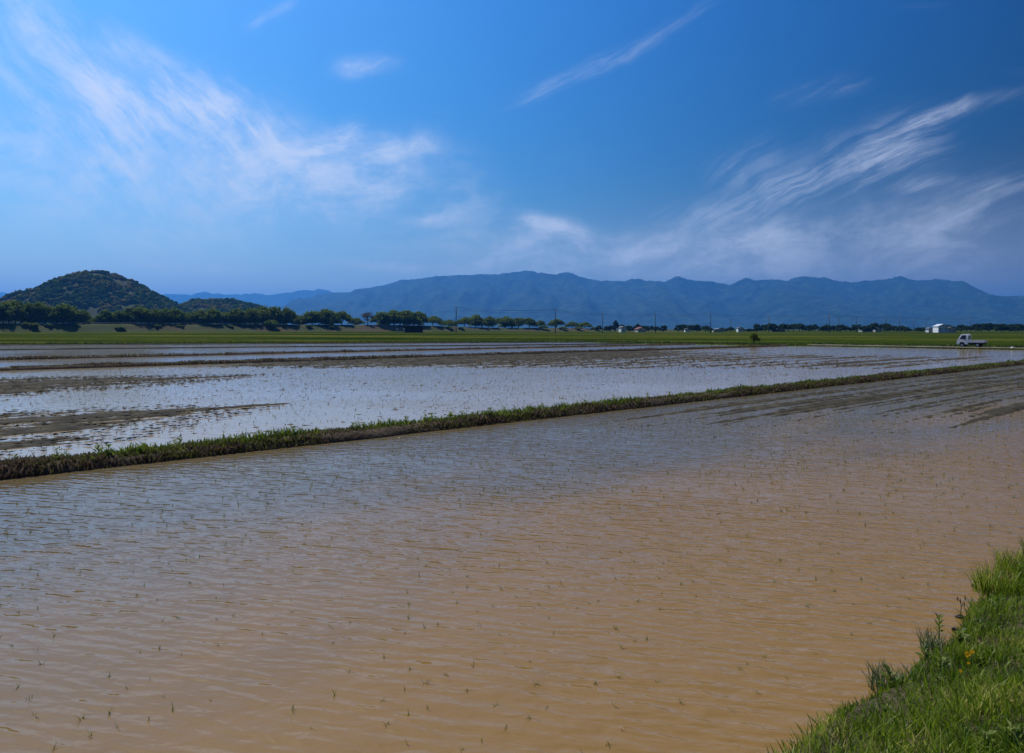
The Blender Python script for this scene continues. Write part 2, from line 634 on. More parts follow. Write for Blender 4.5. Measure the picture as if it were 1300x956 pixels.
MAT['grass'] = leaf('bank_grass', [(0.0, (0.055, 0.100, 0.006)), (0.45, (0.125, 0.200, 0.010)), (0.8, (0.22, 0.29, 0.018)), (1.0, (0.42, 0.38, 0.09))], 0.5, 0.45, 0.3, 1.6)
MAT['grass_blue'] = leaf('blue_green_grass', [(0.0, (0.070, 0.115, 0.040)), (0.6, (0.13, 0.19, 0.075)), (1.0, (0.27, 0.32, 0.16))], 0.35, 0.45, 0.4)
MAT['dry'] = leaf('dry_grass', [(0.0, (0.10, 0.070, 0.035)), (0.6, (0.19, 0.14, 0.075)), (1.0, (0.32, 0.26, 0.15))], 0.25)
MAT['bundweed'] = leaf('bund_weeds', [(0.0, (0.085, 0.058, 0.042)), (0.42, (0.18, 0.120, 0.085)), (0.62, (0.12, 0.105, 0.038)), (1.0, (0.15, 0.16, 0.035))], 0.3, 0.7, 0.2, 0.9)
MAT['bundgreen'] = leaf('bund_green_leaves', [(0.0, (0.065, 0.105, 0.012)), (0.5, (0.12, 0.175, 0.020)), (1.0, (0.19, 0.22, 0.03))], 0.45, 0.55, 0.3)
MAT['edge'] = leaf('field_edge_grass', [(0.0, (0.030, 0.055, 0.012)), (0.5, (0.060, 0.090, 0.016)), (1.0, (0.13, 0.13, 0.035))], 0.35)
MAT['rice'] = leaf('rice_leaf', [(0.0, (0.075, 0.12, 0.016)), (0.6, (0.13, 0.19, 0.026)), (1.0, (0.26, 0.25, 0.06))], 0.35)
MAT['clod'] = leaf('mud_clod_soil', [(0.0, (0.020, 0.016, 0.011)), (0.5, (0.055, 0.046, 0.028)), (1.0, (0.12, 0.10, 0.06))], 0.0, 0.9, 0.2)
MAT['stubble'] = leaf('dark_stubble', [(0.0, (0.030, 0.028, 0.014)), (0.6, (0.065, 0.065, 0.026)), (1.0, (0.12, 0.13, 0.04))], 0.2, 0.8, 0.1)
MAT['petal'] = leaf('yellow_petal', [(0.0, (0.70, 0.42, 0.01)), (1.0, (0.82, 0.56, 0.02))], 0.3)
MAT['stem_brown'] = leaf('dead_stalk', [(0.0, (0.10, 0.06, 0.035)), (1.0, (0.20, 0.14, 0.07))], 0.1)
MAT['white_paint'] = plain('white_vehicle_paint', (0.78, 0.79, 0.80), 0.28, 0, 0.5, 0.04)
MAT['glass'] = plain('dark_window_glass', (0.018, 0.022, 0.026), 0.06, 0, 0.6, 0.1)
MAT['rubber'] = plain('tyre_rubber', (0.02, 0.02, 0.02), 0.85, 0, 0.2)
MAT['steel'] = plain('painted_steel', (0.42, 0.43, 0.44), 0.45, 0.5, 0.5)
MAT['black'] = plain('black_chassis', (0.018, 0.018, 0.02), 0.7, 0, 0.3)
MAT['lamp'] = plain('clear_lamp_lens', (0.62, 0.64, 0.66), 0.1, 0, 0.6)
MAT['red_lamp'] = plain('red_lamp_lens', (0.35, 0.02, 0.015), 0.2, 0, 0.5)
MAT['concrete'] = plain('weathered_concrete', (0.20, 0.20, 0.19), 0.9, 0, 0.2, 0.2, 2.0)
MAT['pole'] = plain('pole_concrete', (0.13, 0.13, 0.13), 0.9, 0, 0.2, 0.2, 1.0)
MAT['wire'] = plain('black_cable', (0.03, 0.03, 0.03), 0.7, 0, 0.3)
MAT['white_wall'] = plain('white_render', (0.74, 0.74, 0.72), 0.85, 0, 0.2, 0.06, 0.8)
MAT['cream_wall'] = plain('cream_render', (0.50, 0.47, 0.40), 0.85, 0, 0.2, 0.1, 0.8)
MAT['dark_wood'] = surf('charred_board', [(0.3, (0.018, 0.013, 0.012)), (0.7, (0.045, 0.030, 0.026))], 1.5, 0.85, 0.2, 6, stretch=(0.2, 0.2, 3.0))
MAT['roof_grey'] = plain('grey_roof', (0.12, 0.12, 0.13), 0.7, 0, 0.3, 0.15)
MAT['roof_red'] = plain('red_brown_roof', (0.17, 0.05, 0.035), 0.7, 0, 0.3, 0.15)
MAT['roof_pale'] = plain('pale_metal_roof', (0.62, 0.63, 0.64), 0.4, 0.2, 0.4, 0.06)
MAT['plastic'] = plain('white_plastic_sheet', (0.50, 0.49, 0.45), 0.45, 0, 0.4, 0.08, 6.0)

# ------------------------------------------------------------------ setting: ground sheet, paddies, bunds
g = MB()
g.add([(-17000, -2500, -0.5), (17000, -2500, -0.5), (17000, 19000, -0.5), (-17000, 19000, -0.5)], [(0, 1, 2, 3)])
tag(g.build('ground', MAT['ground']), kind='structure')


def sheet(name, poly_sn, z, mat):
    mb = MB()
    mb.add([(*sn(s, n), z) for s, n in poly_sn], [tuple(range(len(poly_sn)))])
    return tag(mb.build(name, mat), kind='structure')


S_END = 113.0
D_LINE = [(-60, 134), (14.8, 115.8), (45, 108), (75, 94), (106, 86)]
E_LINE = [(-60, 184), (18.7, 146), (104, 106), (110, 101)]
C_N, B_N, A_N = 79.0, 59.4, 17.0
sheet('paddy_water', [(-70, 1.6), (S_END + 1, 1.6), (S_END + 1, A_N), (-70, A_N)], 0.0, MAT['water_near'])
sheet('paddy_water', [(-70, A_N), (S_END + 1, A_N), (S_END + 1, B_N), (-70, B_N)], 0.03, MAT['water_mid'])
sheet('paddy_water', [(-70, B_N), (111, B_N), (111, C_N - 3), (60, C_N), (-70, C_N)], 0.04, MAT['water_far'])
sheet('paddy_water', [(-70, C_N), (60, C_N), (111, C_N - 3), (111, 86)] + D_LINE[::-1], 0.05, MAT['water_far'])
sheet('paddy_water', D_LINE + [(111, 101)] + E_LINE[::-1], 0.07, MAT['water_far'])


def poly_at(line, t):
    d = [0]
    for a, b in zip(line, line[1:]):
        d.append(d[-1] + math.hypot(b[0] - a[0], b[1] - a[1]))
    t = min(max(t, 0), d[-1] - 1e-6)
    for i in range(len(line) - 1):
        if t <= d[i + 1]:
            k = (t - d[i]) / (d[i + 1] - d[i])
            a, b = line[i], line[i + 1]
            L = d[i + 1] - d[i]
            return (a[0] + (b[0] - a[0]) * k, a[1] + (b[1] - a[1]) * k), ((b[0] - a[0]) / L, (b[1] - a[1]) / L)


def poly_len(line):
    return sum(math.hypot(b[0] - a[0], b[1] - a[1]) for a, b in zip(line, line[1:]))


def bund_profile(width, height):
    w = width / 2
    return [(-w * 1.25, -0.35), (-w, 0.0), (-w * 0.72, height * 0.7), (-w * 0.4, height), (w * 0.4, height), (w * 0.72, height * 0.7), (w, 0.0), (w * 1.25, -0.35)]


def bund(name, line, width, height, mat, step=0.5, rough=0.05, seed=1):
    prof = bund_profile(width, height)
    L = poly_len(line)
    m = int(L / step) + 1
    V = []
    for i in range(m):
        (s, n), (ds, dn) = poly_at(line, L * i / (m - 1))
        ts = L * i / (m - 1)
        for j, (o, z) in enumerate(prof):
            f = float(fbm(ts * 1.1, j * 1.7, seed, 3))
            wob = float(fbm(ts * 0.25, 5.0, seed, 2)) * 0.16
            oo = o * (1 + f * 0.12) + wob
            X, Y = sn(s - dn * oo, n + ds * oo)
            V.append((X, Y, z + (f * rough if z > 0.02 else 0)))
    me = mesh_np(name, V, grid_faces(m, len(prof)), True)
    return tag(link(name, me, mat), kind='structure')


A_LINE = [(-70, A_N), (S_END + 1, A_N)]
B_LINE = [(-70, B_N), (112, B_N)]
C_LINE = [(-70, C_N), (60, C_N), (111, C_N - 3)]
bund('bund', A_LINE, 0.85, 0.20, MAT['earth'], 0.25, 0.07, 3)
bund('bund', B_LINE, 0.8, 0.24, MAT['earth'], 0.5, 0.05, 4)
bund('bund', C_LINE, 0.7, 0.20, MAT['earth'], 0.6, 0.05, 5)
bund('bund', D_LINE, 0.5, 0.20, MAT['dark_earth'], 0.8, 0.03, 6)
bund('bund', E_LINE, 0.5, 0.20, MAT['dark_earth'], 0.8, 0.03, 7)


# mud beds: plough rows that break the surface where the field stands high
def mud_bed(name, s0, s1, ds, n0, n1, dn, mask, z_water, seed, row, lump=0.06):
    s = np.arange(s0, s1 + ds / 2, ds)
    n = np.arange(n0, n1 + dn / 2, dn)
    S, Nn = np.meshgrid(s, n, indexing='ij')
    Sj = S + RNG.uniform(-0.3, 0.3, S.shape) * ds
    Nj = Nn + RNG.uniform(-0.3, 0.3, S.shape) * dn
    Mk = mask(Sj, Nj)
    wob = fbm(Sj * 0.06, Nj * 0.05, seed, 2) * 1.2
    ridge = np.cos(2 * math.pi * (Nj + wob * 0.4) / row) * 0.5 + 0.5 * np.cos(2 * math.pi * (Nj + wob) / (row * 2.7) + 1.0)
    broad = fbm(Sj * 0.10, Nj * 0.55, seed + 3, 3)
    clod = fbm(Sj * 2.1, Nj * 4.0, seed + 5, 3)
    Z = -0.125 + 0.150 * Mk + 0.058 * ridge + 0.060 * broad + lump * clod + RNG.uniform(-1, 1, S.shape) * 0.024
    Z = np.minimum(Z, 0.06 + 0.05 * clod)
    X, Y = UX * Sj - UY * Nj, UY * Sj + UX * Nj
    V = np.stack([X, Y, Z + z_water], axis=-1).reshape(-1, 3)
    F = grid_faces(len(s), len(n))
    keep = (V[F][:, :, 2].max(axis=1) > z_water - 0.03)
    me = mesh_np(name, V, F[keep], False)
    return tag(link(name, me, MAT['mud']), kind='structure')


def mask_mid(s, n):
    wedge1 = sstep(24, 6, s + (np.abs(n - 43) - 2) * 1.6) * sstep(9.5, 5.0, np.abs(n - 43.5))
    wedge2 = sstep(17, 5, s + np.abs(n - 25.5) * 1.2) * sstep(7.0, 3.5, np.abs(n - 24.0))
    far = sstep(-6, 10, n - (52 - (s - 20) * 1.0)) * sstep(92, 70, s + (n - 35) * 0.25)
    far *= sstep(18, 23, n) * (0.74 + 0.24 * sstep(36, 52, n - (s - 45) * 0.2))
    return np.clip(np.maximum(np.maximum(wedge1, wedge2) * 0.94, far), 0, 1)


def mask_near(s, n):
    r = sstep(12, 30, s + (n - 10) * 0.6) * (0.86 + 0.10 * sstep(30, 70, s))
    return r * sstep(16.6, 15.0, n) * sstep(3.5, 8.5, n)


mud_bed('mud_bed', -2, 112, 0.33, A_N + 0.4, B_N - 0.3, 0.14, mask_mid, 0.03, 21, 0.9)
mud_bed('mud_bed', 14, 112, 0.36, 3.2, A_N - 0.4, 0.11, mask_near, 0.0, 31, 0.46, 0.028)


# ------------------------------------------------------------------ green field, track, levee
def field_edge():
    pts = [(-60, 184.3), (18.7, 146.3), (104, 106.3), (111.0, 101), (111.2, 59), (113.2, 55), (113.2, 16), (113.2, -30), (113.2, -90)]
    L = poly_len(pts)
    return [poly_at(pts, L * i / 239)[0] for i in range(240)]


EDGE = field_edge()


def field_z(X, Y):
    k = X / max(Y, 1.0)
    zf = 1.0 - 0.8 * float(sstep(-0.25, 0.25, k))
    r = math.hypot(X, Y)
    return 0.16 + (zf - 0.16) * float(sstep(120, 380, r))


rows = [1.0, 1.01, 1.05, 1.1, 1.16, 1.24, 1.35, 1.5, 1.7, 2.0, 2.4, 3.0, 4.0, 6.0, 10.0, 20.0, 45.0, 90.0]
V = []
for k, m in enumerate(rows):
    for s, n in EDGE:
        X, Y = sn(s, n)
        X, Y = X * m, Y * m
        r = math.hypot(X, Y)
        z = field_z(X, Y)
        if k == 0:
            z = -0.3
        elif 1 < k < 13:
            z += 0.10 * float(fbm(X * 0.05, Y * 0.05, 4, 2))
        V.append((X, Y, z))
tag(link('field', mesh_np('field', V, grid_faces(len(rows), len(EDGE))[:, ::-1], True), MAT['field']), kind='structure')

# farm track along the end of the paddies
V = []
ns = np.linspace(-40, 57, 120)
for n in ns:
    for j, o in enumerate((114.2, 115.0, 116.4, 117.8, 118.6)):
        X, Y = sn(o + 0.15 * math.sin(n * 0.3 + j), n)
        V.append((X, Y, 0.22 + (0.06 if j in (1, 2, 3) else 0.0) + 0.02 * math.sin(n * 0.9 + j)))
tag(link('farm_track', mesh_np('farm_track', V, grid_faces(len(ns), 5), True), MAT['track']), kind='structure')

LEV_N = 482.0


def levee_top(s):
    return 1.0 + 4.7 * (1 - 0.45 * float(sstep(300, 430, s))) * (1 - 0.85 * float(sstep(470, 640, s)))


V = []
ls = np.arange(-140, 700, 4.0)
prof = [(-26, -0.6), (-14, 0.0), (-9, 0.55), (-4, 1.0), (0, 1.02), (4, 1.0), (12, 0.0), (20, -0.6)]
for s in ls:
    top = levee_top(s)
    X0, Y0 = sn(s, LEV_N - 14)
    foot = field_z(X0, Y0)
    for j, (o, h) in enumerate(prof):
        f = float(fbm(s * 0.06, j * 2.3, 9, 3))
        X, Y = sn(s, LEV_N + o + f * 2.0)
        z = foot - 0.05 + (top - foot) * h if h >= 0 else foot - 0.7
        V.append((X, Y, z + (f * 0.35 if 0 < h < 1 else 0)))
tag(link('levee', mesh_np('levee', V, grid_faces(len(ls), len(prof)), True), MAT['levee']), kind='structure')

# ------------------------------------------------------------------ near bank
bs = np.concatenate([np.arange(-60, -4, 3.0), np.arange(-4, 18, 0.09), np.arange(18, 130, 2.5)])
bn = np.concatenate([np.arange(-45, -1, 3.0), np.arange(-1, 3.2, 0.07)])
S, Nn = np.meshgrid(bs, bn, indexing='ij')


def bank_z(s, n):
    e = 2.46 + 0.16 * fbm(s * 0.55, 2.0, 12, 3) + 0.07 * fbm(s * 2.3, 7.0, 13, 2)
    d = e - n
    z = 0.16 * sstep(-0.02, 0.22, d) + 1.04 * sstep(0.1, 3.0, d) - 0.12 * (d < 0.0) - 0.04
    return z + 0.035 * fbm(s * 2.2, n * 2.2, 15, 4) * sstep(-0.1, 0.3, d) + 0.05 * fbm(s * 0.5, n * 0.5, 16, 2) * sstep(0.3, 1.0, d)


Z = bank_z(S, Nn)
V = np.stack([UX * S - UY * Nn, UY * S + UX * Nn, Z], axis=-1).reshape(-1, 3)
tag(link('bank', mesh_np('bank', V, grid_faces(len(bs), len(bn)), True), MAT['bank']), kind='structure')

# ------------------------------------------------------------------ hills and mountains
def hill(name, sky, Y0, depth, ripple, seed, n_lump, lump):
    """rounded wooded hill; sky = skyline as (bearing, row) pairs at distance Y0"""
    xs = np.array([(x - 650) / F_PX * Y0 for x, y in sky])
    zs = np.array([(HOR - y) / F_PX * Y0 + CAM_H for x, y in sky])
    gx = np.linspace(xs[0], xs[-1], 90)
    H = np.interp(gx, xs, zs)
    H = np.maximum(H + fbm(gx / 22.0, 0.0, seed + 8, 3) * Y0 * 0.0035 * np.clip((H - 8) / 20, 0, 1), 1.0)
    gd = np.linspace(-1, 1, 45)
    X, D = np.meshgrid(gx, gd, indexing='ij')
    prof = np.cos(D * math.pi / 2) ** 0.85
    Zm = (H[:, None] - 1.0) * prof + 1.0
    Zm *= 1 + ripple * fbm(X / 45, D * 4, seed, 4) * (1 - prof)
    Yv = Y0 + D * depth
    me = mesh_np(name, np.stack([X, Yv, Zm - 2.0], -1).reshape(-1, 3), grid_faces(90, 45), True)
    tag(link(name, me, MAT['hill']), kind='structure')
    # canopy
    t = (1 + 5 ** 0.5) / 2
    ico = np.array([(-1, t, 0), (1, t, 0), (-1, -t, 0), (1, -t, 0), (0, -1, t), (0, 1, t), (0, -1, -t), (0, 1, -t), (t, 0, -1), (t, 0, 1), (-t, 0, -1), (-t, 0, 1)]) / math.hypot(1, t)
    icf = np.array([(0, 11, 5), (0, 5, 1), (0, 1, 7), (0, 7, 10), (0, 10, 11), (1, 5, 9), (5, 11, 4), (11, 10, 2), (10, 7, 6), (7, 1, 8), (3, 9, 4), (3, 4, 2), (3, 2, 6), (3, 6, 8), (3, 8, 9), (4, 9, 5), (2, 4, 11), (6, 2, 10), (8, 6, 7), (9, 8, 1)])
    i = RNG.uniform(0, 89, n_lump)
    d = RNG.uniform(-1, 0.35, n_lump)
    px = np.interp(i, np.arange(90), gx)
    bare = fbm(px / 26, d * 7, seed + 2, 3)
    keep = bare < 0.34
    px, d = px[keep], d[keep]
    hh = np.interp(px, gx, H)
    pz = (hh - 1.0) * np.cos(d * math.pi / 2) ** 0.85 + 1.0
    pz *= 1 + ripple * fbm(px / 45, d * 4, seed, 4) * (1 - np.cos(d * math.pi / 2) ** 0.85)
    VV, FF = [], []
    b = 0
    for x, z, dd in zip(px, pz, d):
        r = lump * (0.45 + 1.15 * random.random() ** 2.2)
        sc = np.array([r, r, r * random.uniform(0.8, 1.35)])
        v = ico * (1 + RNG.uniform(-0.28, 0.28, (12, 1))) * sc + np.array([x, Y0 + dd * depth, z - 2.0 + r * 0.15])
        VV.append(v)
        FF.append(icf + b)
        b += 12
    me = mesh_np('hill_forest', np.concatenate(VV), np.concatenate(FF), False)
    o = link('hill_forest', me, MAT['forest'])
    return o


o = hill('hill', [(2, 418), (14, 402), (26, 388), (36, 381), (50, 373.5), (60, 370), (72, 366), (82, 362), (92, 357), (100, 352), (108, 349), (118, 346.5), (128, 347), (138, 349), (148, 351), (158, 355), (166, 362), (174, 368), (184, 372), (196, 380), (210, 386), (222, 391), (238, 402), (252, 418)], 1200, 190, 0.25, 41, 10000, 3.4)
tag(o, 'dark green woodland covering the tall rounded hill with bare patches', 'woodland', kind='stuff')
o = hill('hill', [(212, 418), (226, 398), (236, 390), (248, 384), (262, 381), (276, 379), (286, 379.5), (300, 382), (314, 386), (326, 390), (342, 398), (362, 418)], 1450, 150, 0.25, 47, 5000, 3.4)
tag(o, 'green woodland covering the small low hill beside the taller one', 'woodland', kind='stuff')


def mountains(name, sky, Y0, depth, seed, spur):
    xs = np.array([(x - 650) / F_PX * Y0 for x, y in sky])
    zs = np.array([(HOR - y) / F_PX * Y0 + CAM_H for x, y in sky])
    nx = int((xs[-1] - xs[0]) / (Y0 * 0.0022))
    gx = np.linspace(xs[0], xs[-1], nx)
    H = np.interp(gx, xs, zs)
    ker = np.array([0.2, 0.6, 0.2])
    H = np.convolve(np.pad(H, 1, mode='edge'), ker, 'valid')
    H = H + fbm(gx / (Y0 * 0.009), 0.0, seed, 4, 2.0, 0.6) * Y0 * 0.0022
    gd = np.concatenate([np.linspace(-0.25, 0, 6)[:-1], np.linspace(0, 1, 70)])
    X, D = np.meshgrid(gx, gd, indexing='ij')
    W = X + fbm(X / spur * 0.4, D * 2.0, seed + 1, 2) * spur * 0.8
    rid = 1 - np.abs(fbm(W / spur, D * 0.55, seed + 2, 3)) * 2.2
    sub = 1 - np.abs(fbm((W + (rid - 0.5) * spur * 0.25) / spur * 3.1, D * 1.3, seed + 4, 3)) * 2.2
    prof = np.where(D >= 0, (1 - np.clip(D, 0, 1)) ** 1.15, 1 + D * 1.6)
    cut = np.clip(D, 0, 1) ** 0.7 * (1 - np.clip(D, 0, 1)) ** 1.05 * 1.15
    Zm = H[:, None] * prof + H[:, None] * cut * (0.66 * (rid - 0.6) + 0.34 * (sub - 0.5))
    Yv = Y0 - np.maximum(D, -0.25) * depth
    # keep the flank under the ridge line as one looks up at it
    lim = (H[:, None] * 0.985) * Yv / Y0
    Zm = np.where(D > 0.02, np.minimum(Zm, lim), Zm)
    Zm = np.maximum(Zm, -0.45 + 0.0 * Zm)
    me = mesh_np(name, np.stack([X, Yv, Zm], -1).reshape(-1, 3), grid_faces(nx, len(gd))[:, ::-1], True)
    return tag(link(name, me, MAT['mount']), kind='structure')


SKY_MAIN = [(300, 417), (340, 396), (380, 381), (412, 373), (428, 371.5), (445, 370), (470, 366), (490, 361), (508, 355.5), (535, 354), (552, 350.5), (575, 350), (605, 348), (640, 347), (668, 343.5), (690, 347), (705, 348), (720, 345.5), (745, 353), (765, 357), (790, 357), (810, 353.5), (828, 357), (843, 357), (860, 351), (880, 356), (905, 357), (927, 361.5), (947, 352.5), (960, 356), (975, 354), (995, 357), (1020, 350.5), (1045, 351.5), (1068, 358), (1085, 358), (1100, 355.5), (1120, 356), (1143, 350.5), (1160, 356), (1175, 355.5), (1190, 354), (1210, 358), (1240, 370), (1258, 378), (1275, 377), (1290, 376.5), (1330, 379), (1400, 384), (1500, 380), (1650, 390)]
SKY_FAR = [(-500, 380), (-300, 374), (-120, 376), (-40, 370), (0, 371.5), (15, 373), (35, 377), (60, 381), (110, 382), (160, 378), (190, 374.5), (215, 373.5), (240, 374), (262, 371), (285, 374), (305, 373), (330, 373), (345, 375), (362, 371.5), (385, 369), (412, 367.5), (425, 371), (460, 374), (520, 380), (560, 395), (600, 417)]
mountains('mountains', SKY_MAIN, 10500.0, 3400.0, 61, 900.0)
mountains('mountains', SKY_FAR, 15500.0, 3000.0, 71, 1000.0)

# ------------------------------------------------------------------ haze
hz = MB()
hz.box(-19000, -3000, -1.6, 19000, 20000, 900)
mh = bpy.data.materials.new('haze_air')
mh.use_nodes = True
nt = mh.node_tree
nt.nodes.clear()
pv = nt.nodes.new('ShaderNodeVolumePrincipled')
pv.inputs['Color'].default_value = (0.09, 0.39, 1.0, 1)
pv.inputs['Density'].default_value = 8.4e-5
pv.inputs['Anisotropy'].default_value = 0.4
mo = nt.nodes.new('ShaderNodeOutputMaterial')
nt.links.new(pv.outputs[0], mo.inputs['Volume'])
tag(hz.build('haze', mh), 'thin blue air haze lying over the plain and mountains', 'haze', kind='stuff')


# ------------------------------------------------------------------ trees
def make_tree(seed, height, spread, base, leaves, mat, leaf_size, name, label, cat='tree', group=None, lobes=9, flat=0.8):
    """tapered trunk with limbs and a crown of leaf clumps gathered on the limb ends"""
    rr = random.Random(seed)
    rg = np.random.default_rng(seed)
    root = empty(name)
    tr = MB()
    lean = (rr.uniform(-0.05, 0.05) * height, rr.uniform(-0.05, 0.05) * height)
    th = base + (height - base) * 0.55
    r0 = height * 0.028
    tr.tube([(0, 0, -0.3), (lean[0] * 0.3, lean[1] * 0.3, base * 0.6), (lean[0], lean[1], th)], [r0 * 1.3, r0, r0 * 0.35], 7)
    cen = []
    for i in range(lobes):
        a = 2 * math.pi * (i + rr.uniform(-0.3, 0.3)) / lobes * 1.618 * 2
        q = math.sqrt((i + 0.5) / lobes)
        rad = spread * 0.74 * q
        zc = base + (height - base) * (0.26 + 0.48 * (1 - q ** 2) + rr.uniform(-0.12, 0.14))
        c = (lean[0] + rad * math.cos(a), lean[1] + rad * math.sin(a), zc)
        cr = spread * rr.uniform(0.26, 0.42)
        cen.append((c, cr))
        zb = base * 0.55 + (th - base * 0.55) * rr.uniform(0.1, 0.8)
        k = zb / th
        p0 = (lean[0] * k, lean[1] * k, zb)
        mid = tuple((a_ * 0.5 + b_ * 0.5) + (0.06 * height if j == 2 else 0) for j, (a_, b_) in enumerate(zip(p0, c)))
        tr.tube([p0, mid, c], [r0 * 0.5, r0 * 0.32, r0 * 0.12], 5)
    tr.build('trunk', MAT['bark'], root)
    n = leaves
    pick = rg.integers(0, lobes, n)
    C = np.array([c for c, r in cen])[pick]
    Rr = np.array([r for c, r in cen])[pick]
    dirs = rg.normal(size=(n, 3))
    dirs /= np.linalg.norm(dirs, axis=1, keepdims=True)
    dirs[:, 2] = np.where(dirs[:, 2] < -0.45, -dirs[:, 2] * 0.5, dirs[:, 2])
    rad = Rr * rg.uniform(0.25, 1.1, n) ** 0.6
    P = C + dirs * rad[:, None] * np.array([1.0, 1.0, flat])
    P[:, 2] = np.maximum(P[:, 2], base * 0.75)
    a = rg.normal(size=(n, 3))
    a /= np.linalg.norm(a, axis=1, keepdims=True)
    bvec = np.cross(dirs, a)
    bvec /= np.linalg.norm(bvec, axis=1, keepdims=True) + 1e-6
    a2 = np.cross(bvec, dirs * 0.6 + a * 0.4)
    a2 /= np.linalg.norm(a2, axis=1, keepdims=True) + 1e-6
    sz = leaf_size * rg.uniform(0.5, 1.2, n)
    # each clump is a small folded leaf spray: two triangles meeting at a crease
    crease = dirs * (sz * 0.35)[:, None]
    V = np.stack([P - a2 * sz[:, None], P + bvec * (sz * 0.55)[:, None] + crease, P + a2 * sz[:, None], P - bvec * (sz * 0.55)[:, None] + crease], axis=1).reshape(-1, 3)
    i4 = np.arange(n) * 4
    F = np.concatenate([np.stack([i4, i4 + 1, i4 + 2], 1), np.stack([i4, i4 + 2, i4 + 3], 1)])
    link('crown', mesh_np('crown', V, F, False), mat, root)
    tag(root, label, cat, group)
    root['_h'] = height
    root['_w'] = spread * 2.0
    return root


def place(proto, first, X, Y, z, h, w, rz=None, label=None, group=None):
    o = proto if first else copy_tree(proto)
    o.location = (X, Y, z)
    sz = h / proto['_h']
    sx = w / proto['_w']
    o.scale = (sx, sx, sz)
    o.rotation_euler = (0, 0, random.uniform(0, 6.28) if rz is None else rz)
    if label:
        o['label'] = label
    if group:
        o['group'] = group
    return o


LAB_L = 'spreading green broadleaf tree in the row along the levee top'
GRP_L = 'trees along the levee'
levee_protos = [make_tree(100 + k, 10.0, 6.0 + 0.5 * k, 0.8, 2800, MAT['crown'], 0.62, 'levee_tree', LAB_L, 'tree', GRP_L, 13 + k, 1.0) for k in range(4)]
used = set()


def put(protos, X, Y, z, h, w, label=None, group=None):
    p = random.choice(protos)
    first = p.name not in used
    used.add(p.name)
    return place(p, first, X, Y, z, h, w, None, label, group)


def levee_tree(x, ytop, wpx, off=0.0, protos=levee_protos, **kw):
    n = LEV_N + off
    s = s_on(n, x)
    X, Y = sn(s, n)
    z = levee_top(s) - 0.15 - (1.2 if abs(off) > 6 else 0)
    h = (HOR - ytop) / F_PX * Y + CAM_H - z
    return put(protos, X, Y, z, max(h, 2.0), wpx / F_PX * Y, **kw)


band = [(-14, 384, 34), (4, 384, 34), (20, 381.5, 34), (36, 386, 28), (50, 384.5, 30), (66, 389, 28), (80, 386, 34), (92, 389, 26), (104, 393, 24),
        (134, 395, 24), (149, 396, 24), (166, 391, 28), (180, 389, 34), (196, 393, 26), (208, 391, 30), (222, 392, 28), (238, 396, 26), (254, 394, 30),
        (270, 393, 32), (286, 395, 30), (302, 392, 30), (318, 391, 32), (334, 389, 34), (349, 390, 32), (364, 391, 26),
        (396, 396, 34), (414, 393, 38), (434, 396, 28), (484, 396, 30), (500, 394, 36), (518, 394, 36), (532, 397, 26), (550, 402, 30),
        (590, 402, 26), (604, 400, 30), (620, 401.5, 24), (640, 402.5, 30), (658, 403, 30), (672, 404.5, 22), (686, 407, 18), (706, 406, 24), (726, 408, 22), (743, 408.5, 24)]
def clump_of(x):
    if x < 118:
        return 'tall spreading green tree in the levee row below the foot of the tall hill', 'tall trees below the tall hill'
    if x < 376:
        return 'spreading green tree in the long unbroken levee row below the two hills', 'trees of the long levee row'
    if x < 450:
        return 'spreading green tree in the short clump next to the long levee row', 'trees of the short levee clump'
    if x < 570:
        return 'spreading green tree in the levee clump behind the dark pump shed', 'trees behind the pump shed'
    if x < 630:
        return 'spreading green tree in the low levee clump beside a tall utility pole', 'trees beside the tall pole'
    return 'small green tree toward the low end of the levee between two poles', 'trees at the low end of the levee'


for i, (x, yt, w) in enumerate(band):
    lab, grp = clump_of(x)
    levee_tree(x, yt + random.uniform(-1, 1), w, random.uniform(0.5, 5.0), label=lab, group=grp)
LABB = 'lower green tree standing behind the long unbroken levee row'
for x, yt, w in [(380, 401, 26), (452, 404, 22), (570, 406, 26), (118, 404, 24), (-5, 394, 34), (28, 395, 34), (42, 396, 34), (72, 397, 34), (100, 401, 26), (132, 402, 26), (146, 402, 28), (172, 400, 34), (202, 402, 30), (230, 403, 30), (262, 403, 34), (294, 403, 34), (326, 402, 34), (360, 402, 30), (385, 404, 26), (422, 404, 30), (494, 404, 34), (526, 405, 30), (12, 390, 40), (58, 391, 36), (88, 396, 30), (158, 398, 30), (190, 396, 34), (216, 397, 34), (246, 400, 34), (278, 399, 36), (310, 397, 36), (344, 397, 34), (405, 401, 30), (508, 402, 40), (612, 405, 34), (650, 406, 34)]:
    levee_tree(x, yt, w, 9.0, label=LABB if x < 376 else 'lower green tree filling in behind the separate levee clumps', group='trees behind the long row' if x < 376 else 'trees behind the separate clumps')
grey = make_tree(140, 9.0, 4.2, 2.0, 520, MAT['crown_grey'], 0.5, 'budding_tree', 'grey budding tree with thin crown beside the green levee trees', 'tree')
levee_tree(467, 395, 20, 0.0, [grey])

shrub_protos = [make_tree(160 + k, 3.0, 2.0, 0.3, 700, MAT['crown'], 0.36, 'shrub', 'leafy green shrub growing on the levee slope', 'shrub', 'shrubs on the levee slope', 7, 1.0) for k in range(2)]


def slope_shrub(x, n_off, h, w, **kw):
    n = LEV_N + n_off
    s = s_on(n, x)
    X, Y = sn(s, n)
    X0, Y0 = sn(s, LEV_N - 14)
    ft = field_z(X0, Y0)
    z = ft + (levee_top(s) - ft) * max(0.0, min(1.0, (14 + n_off) / 10.0)) - 0.3
    return put(shrub_protos, X, Y, z, h, w, **kw)


